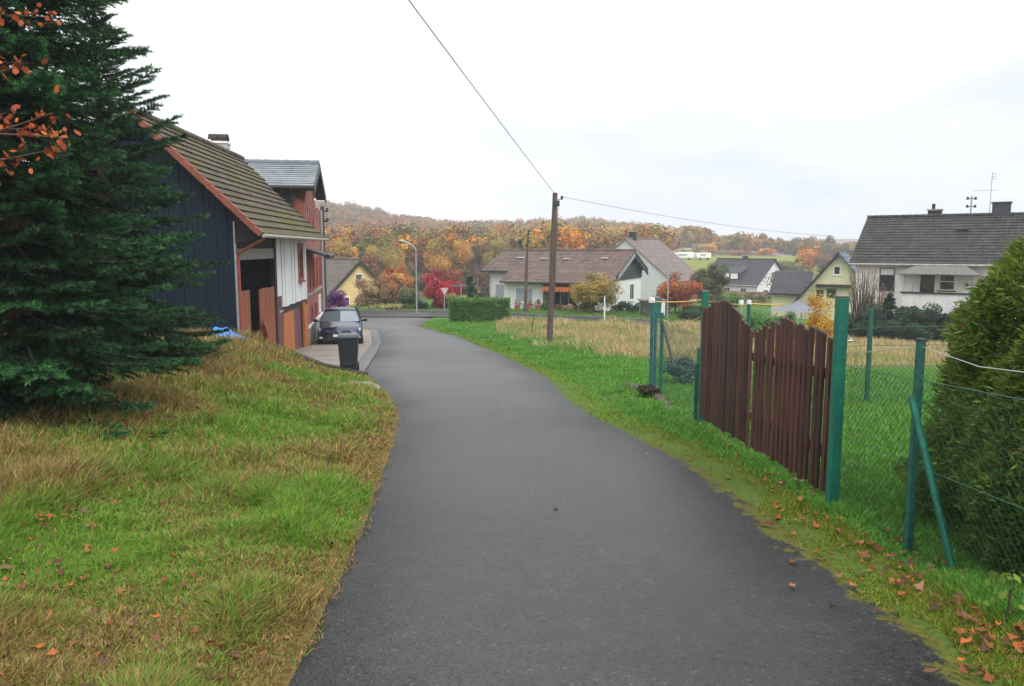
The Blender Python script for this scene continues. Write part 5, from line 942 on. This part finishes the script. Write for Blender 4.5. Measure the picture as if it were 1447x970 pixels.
shrub('pale yellow green shrub behind the direction sign', 650, 410, 60, 50, 'paley'); tree('dark conical conifer left of the bungalow', 664, 388, 61, 36, 'dark', 'conifer', 'tree', shape='cone', low=.02, K=80, n=4000, size=.16); shrub('round dark green bush against the bungalow corner', 676, 410, 59, 36, 'dark')
# clipped box hedge
q = P(636, 455, 45.5); hd = empty('clipped_hedge', (q.x, 45.5, g1(q.x, 45.5)), math.radians(-3), 'clipped rectangular green hedge at the junction', 'hedge'); n = 30000; w_, dp, hh_ = 82 / F * 45.5, 1.5, 1.32
f6 = RNG.random((n, 3)); ax = RNG.integers(0, 3, n); f6[np.arange(n), ax] = np.where(RNG.random(n) < .5, RNG.random(n) * .06, 1 - RNG.random(n) * .06); p = f6 * np.array([w_, dp, hh_]); p += RNG.normal(size=p.shape) * .03; d = rand_unit(n); ww = cross_n(d, rand_unit(n)); s = RNG.uniform(.07, .14, n)
V, Fc = quads(p, d, ww, s, s * .6); fmesh('foliage', V, Fc, M['leaf'], hd, np.repeat(np.array(PAL['hedge'])[RNG.integers(0, 3, n)] * RNG.uniform(.75, 1.3, n)[:, None], 4, 0)); mb = MB()
for k in range(9): mb.tube([(w_ * (k + .5) / 9, dp / 2, -.1), (w_ * (k + .5) / 9, dp / 2, .5), (w_ * (k + .5) / 9 + .1, dp / 2, 1.1)], [.05, .04, .02], 5)
mb.build('stems', M['bark'], hd)
for k, (px, t, wp_, pal_, lb_) in enumerate(((700, 418, 14, 'green', 'small bright green bush under the curtained window'), (770, 425, 16, 'green', 'leafy green bush left of the patio'), (798, 428, 34, 'tan', 'dry brown bush before the patio'), (816, 432, 26, 'dark', 'dark low bush right of the dry patio bush'), (880, 424, 40, 'dark', 'wide dark green bush at the bungalow gable'), (906, 428, 24, 'dark', 'dark bush next to the green bins'))): shrub(lb_, px, t, 58, wp_, pal_)
tree('golden olive tree in front of the bungalow gable', 838, 382, 54.5, 80, 'olivegold', low=.03, K=36, spread=.36, dense=1.9)
for px, lb_ in ((731, 'terracotta pot with small plant left of the thin pole'), (748, 'terracotta pot with plant below the second bungalow window'), (760, 'terracotta pot with plant near the patio')):
    q = at(px, 438, 59); o = empty('plant_pot', q, 0, lb_, 'plant pot', 'pots along the bungalow wall'); MB().tube([(0, 0, 0), (0, 0, .35)], [.17, .24], 10).build('pot', M['terracotta'], o); foliage('plant', o, 160, (.28, .28, .3), .6, 8, .1, 'tan')
for px, lb_ in ((925, 'green wheelie bin standing by the bungalow drive'), ):
    q = at(927, 448, 53); o = empty('garden_bin', q, 0, lb_, 'wheelie bin'); MB().add(*taper(.26, .28, .32, .34, .05, 1.3)).build('body', M['green'], o, .02); MB().add(*taper(.34, .36, .3, .3, 1.3, 1.4)).build('lid', M['binm'], o, .02)
q = at(915, 446, 55); o = empty('lean_to_shed', q, 0, 'small open lean to shed with white panel behind the wire fence', 'shed'); MB().box(-.6, 1.2, -.8, .8, 1.05, 1.13).build('roof', M['greytile'], o); MB().box(.3, 1.1, -.75, -.7, 0, 1.04).build('panel', M['white'], o); MB().box(-.5, 1.1, .6, .7, 0, 1.05).build('back_wall', M['galv'], o); mb = MB()
for sx_ in (-.55, 1.15): mb.box(sx_ - .04, sx_ + .04, -.78, -.7, 0, 1.05)
mb.build('posts', M['darkwood'], o)
tree('red orange tree behind the curved street lamp', 955, 384, 60, 76, 'redorange', low=.08, K=32, spread=.36, dense=1.8); tree('olive green tree left of the white dormer house', 1000, 370, 78, 74, 'olive', low=.06, dense=1.8)
shrub('low green hedge bush before the white dormer house', 1030, 412, 74, 40, 'hedge'); shrub('dark shrub mass right of the curved lamp', 980, 432, 52, 60, 'dark'); shrub('green clipped bush seen over the gate hollow', 1078, 436, 34, 50, 'hedge', n=4000); shrub('mossy green bush under the pale canopy', 1112, 440, 36, 44, 'green')
tree('grey bare bush before the dormer house gable', 1096, 380, 88, 46, 'grey', low=.1, n=500); tree('dull brown bush at the meadow foot', 1065, 412, 90, 60, 'olive', low=.05, n=900)
shrub('bright golden yellow bush behind the right gate leaf', 1160, 408, 30, 56, 'yellow', K=24, n=5000, spread=.42)
q = at(1127, 452, 38); o = empty('garden_canopy', q, .3, 'pale grey peaked garden canopy behind the gate', 'canopy'); tz = zpix(424, 38) - q[2]; lo_ = zpix(440, 38) - q[2]
MB().add([(-1.0, -1.0, lo_), (1.0, -1.0, lo_), (1.0, 1.0, lo_), (-1.0, 1.0, lo_), (-.25, -.25, tz - .22), (.25, -.25, tz - .22), (.25, .25, tz - .22), (-.25, .25, tz - .22), (0, 0, tz)], [(0, 1, 5, 4), (1, 2, 6, 5), (2, 3, 7, 6), (3, 0, 4, 7), (4, 5, 8), (5, 6, 8), (6, 7, 8), (7, 4, 8), (3, 2, 1, 0)]).build('roof', M['canvas'], o); mb = MB()
for sx_ in (-.9, .9):
    for sy_ in (-.9, .9): MB().tube([(sx_, sy_, -.1), (sx_, sy_, lo_)], .03, 6).build('leg', M['grey'], o)
# whispy bare bush and dark shrubs of the large house
def bare(label, px, topy, Y, wpx, col, n=140):
    q = P(px, 440, Y); z0 = g1(q.x, Y); o = empty('bare_shrub', (q.x, Y, z0), 0, label, 'shrub'); h = zpix(topy, Y) - z0; mb = MB(); tips = []
    for k in range(n):
        a = random.uniform(0, 2 * PI); r = math.sqrt(random.random()) * wpx / F * Y / 2; hh_ = h * random.uniform(.55, 1); e_ = (r * math.cos(a), r * math.sin(a), hh_); mb.tube([(r * .25 * math.cos(a), r * .25 * math.sin(a), -.1), (r * .6 * math.cos(a) + random.uniform(-.1, .1), r * .6 * math.sin(a), hh_ * .5), e_], [.022, .015, .007], 4, False); tips.append(e_)
    mb.build('stems', M['pole'], o); p = np.array(tips)[RNG.integers(0, n, n * 5)]; p = p * (1 - RNG.random((n * 5, 1)) * .45); m_ = len(p); V, Fc = quads(p, rand_unit(m_), rand_unit(m_), np.full(m_, .11), np.full(m_, .06)); fmesh('leaves', V, Fc, M['leaf'], o, np.repeat(np.array(PAL[col])[RNG.integers(0, 3, m_)], 4, 0)); return o
bare('tall straw coloured bare shrub at the corner of the large house', 1218, 375, 45, 46, 'tan'); bare('amber twiggy shrub under the large house window', 1245, 395, 44.5, 38, 'orange', 60)
shrub('small pointed dark yew before the large house', 1258, 412, 42.5, 52, 'dark', shape='cone', K=90, n=7000, size=.13)
for px, t, wp_, pal_, lb_ in ((1235, 432, 52, 'dark', 'dark shrub left of the pointed yew'), (1292, 424, 84, 'dark', 'broad green shrub below the balcony'), (1328, 430, 60, 'dark', 'dark rounded shrub below the balcony end'), (1262, 444, 70, 'dark', 'low dark shrub in front of the yew'), (1385, 425, 80, 'green', 'green shrub right of the balcony by the thuja'), (1198, 446, 46, 'dark', 'low dark shrub right of the green gate post')): shrub(lb_, px, t, 41.5, wp_, pal_, size=.13, dense=2.2)

# ---- trees behind the houses
for (px, t, Y, wp_, pal_, lb_) in (
    (487, 334, 112, 52, 'gold', 'golden round tree behind the yellow house roof'), (541, 328, 118, 64, 'olivegold', 'large olive gold tree above the yellow house gable'), (600, 338, 138, 52, 'brown', 'brown autumn tree behind the slender street lamp'), (636, 330, 126, 70, 'gold', 'broad golden tree behind the red maple'),
    (672, 340, 132, 50, 'brown', 'brown tree right of the broad golden tree'), (700, 333, 130, 58, 'olivegold', 'olive gold tree above the bungalow roof end'), (735, 336, 122, 26, 'dark', 'dark green conifer above the bungalow roof'), (770, 340, 140, 50, 'rust', 'rust tree behind the utility pole'), (812, 338, 145, 56, 'brown', 'dull brown tree above the bungalow ridge'), (850, 342, 140, 44, 'olive', 'olive tree left of the pale gable house'),
    (520, 360, 98, 40, 'rust', 'rusty tree just behind the yellow house gable'), (580, 372, 95, 40, 'olive', 'olive tree between yellow house and street lamp'), (604, 384, 88, 36, 'brown', 'low brown tree left of the red maple'), (655, 372, 92, 48, 'olive', 'green brown tree behind the dark conifer'), (690, 372, 96, 40, 'brown', 'brown tree close behind the bungalow left end'),
    (1140, 346, 160, 40, 'orange', 'orange tree crown behind the pale yellow house'), (1112, 368, 150, 56, 'olive', 'olive brown tree right of the dormer house'), (1165, 358, 155, 40, 'brown', 'brown tree behind the sweeping roof'), (1192, 345, 150, 40, 'grey', 'grey bare tree left of the large house roof'), (965, 352, 235, 26, 'yellow', 'small yellow tree above the white trailer'), (998, 344, 250, 34, 'gold', 'golden tree at the top of the meadow'), (1040, 352, 255, 36, 'rust', 'rust tree at the top of the meadow'), (1080, 350, 250, 30, 'orange', 'orange tree at the right end of the meadow')):
    if 'conifer' in lb_: tree(lb_, px, t, Y, wp_, pal_, 'conifer', shape='cone', low=.03, K=60)
    else: tree(lb_, px, t, Y, wp_, pal_, group='autumn trees behind the houses', low=.08, K=40, spread=.36, dense=2.2, size=2.2 / F * Y)
for px, lb_, w_ in ((965, 'white trailer at the left of the meadow edge', 2.8), (993, 'shorter white trailer to the right on the meadow', 2.0)):
    q = P(px, 372, 215); z0 = float(hillz(np.array([q.x]), np.array([215.]))[0]); o = empty('trailer', (q.x, 215, z0), 0, lb_, 'trailer'); MB().box(-w_, w_, -1.2, 1.2, .5, 2.1 if w_ > 2.5 else 1.9).build('body', M['white'], o, .1)
    for s in (-1, 1): MB().tube([(s * w_ * .5, -1.15, .4), (s * w_ * .5, -.95, .4)], .4, 10).build('wheel', M['rubber'], o)
    MB().box(-w_ * .5, w_ * .3, -1.22, -1.205, 1.1, 1.6).build('window', M['curtain'], o)

# ---- forest on the hill
N = 2600; a = RNG.uniform(330, 1500, N); D = 118 + 345 * RNG.random(N) ** .75; X = (a - CX) / F * D
k = ~((a > 930) & (D < 262)) & ~((a > 1100) & (D < 200)); X, D, a = X[k], D[k], a[k]; N = len(X); Zt = hillz(X, D); Ht = np.where(D > 280, RNG.uniform(8.8, 10.8, N), RNG.uniform(7.5, 12, N)) * np.where(a > 1000, .7, 1); Rt = Ht * RNG.uniform(.30, .45, N)
names = ['gold', 'orange', 'rust', 'orange', 'olivegold', 'brown', 'gold', 'olive', 'rust', 'grey', 'olivegold', 'brown']; zone = fbm(X * .02 + 3, D * .02, 51, 2); pi_ = np.clip(((zone - .25) * 2 * 8 + RNG.uniform(0, 5, N)), 0, 11).astype(int); pi_ = np.where(RNG.random(N) < .5, RNG.integers(0, 11, N), pi_)
m = np.where(D < 220, 340, 280); ix = np.repeat(np.arange(N), m); n = len(ix); sub = RNG.integers(0, 7, n); cs_ = rand_unit(N * 7).reshape(N, 7, 3) * .62; u = cs_[ix, sub] * .85 + rand_unit(n) * (RNG.random(n) ** .5)[:, None] * .46
p = np.stack([X[ix] + u[:, 0] * Rt[ix], D[ix] + u[:, 1] * Rt[ix], Zt[ix] + Ht[ix] * .58 + u[:, 2] * Ht[ix] * .42], 1); pals = np.array([[PAL[nm][j] for j in range(3)] for nm in names]); col = pals[pi_[ix], RNG.integers(0, 3, n)] * (RNG.uniform(.8, 1.2, N)[ix] * RNG.uniform(.9, 1.1, n))[:, None] * np.array([1.0, 1.06, .9])
mf = (ss(200, 330, D) * .55)[ix][:, None]; hc_ = np.where((a < 720)[ix][:, None], np.array([.19, .125, .085]), np.array([.25, .19, .075])); col = col * (1 - mf) + hc_ * mf * RNG.uniform(.8, 1.2, N)[ix][:, None]  # far crowns coloured duller with distance, adding to the haze
col = col * np.array([1.0, .90, .66])
nrm = u + rand_unit(n) * .35 + np.array([0, 0, .15]); d = cross_n(nrm, rand_unit(n)); w_ = cross_n(d, nrm); s = RNG.uniform(.6, 1.2, n) * np.where(D[ix] < 220, .8, 1.0); V, Fc = quads(p, d, w_, s, s * .75)
tag(fmesh('forest', V, Fc, M['far'], None, np.repeat(col, 4, 0)), kind='stuff')
# far ridge on the horizon
V = []; nx = 120
for j, (dd_, hf) in enumerate(((700, 0), (800, .8), (880, 1), (985, .3))):
    for i in range(nx): x = -1000 + 2000 * i / (nx - 1); V.append((x, dd_, -12 + hf * (19 + 6 * float(vn(np.array([x * .008]), np.array([dd_ * .004]), 8)[0]))))
i = np.arange(3)[:, None] * nx + np.arange(nx - 1)[None, :]; o = fmesh('hills', V, np.stack([i, i + 1, i + 1 + nx, i + nx], -1).reshape(-1, 4), M['soil'], None, np.tile([[.10, .085, .05]], (len(V), 1)), True); tag(o, kind='structure')
# ---- damp autumn air
mb = MB().box(-1050, 1050, -30, 1010, -16, 42); hz_ = mb.build('haze', None); m, nt, b = nmat('damp_air'); nt.nodes.remove(b); v = nt.nodes.new('ShaderNodeVolumePrincipled'); v.inputs['Color'].default_value = (.88, .92, 1, 1); v.inputs['Density'].default_value = .00075; v.inputs['Anisotropy'].default_value = .0
L(nt, v.outputs[0], nt.nodes['Material Output'].inputs['Volume']); hz_.data.materials.append(m); tag(hz_, kind='stuff')
sc.render.engine = 'CYCLES'; sc.cycles.use_denoising = True; sc.cycles.max_bounces = 6; sc.cycles.diffuse_bounces = 3; sc.cycles.volume_bounces = 2; sc.cycles.sample_clamp_indirect = 6
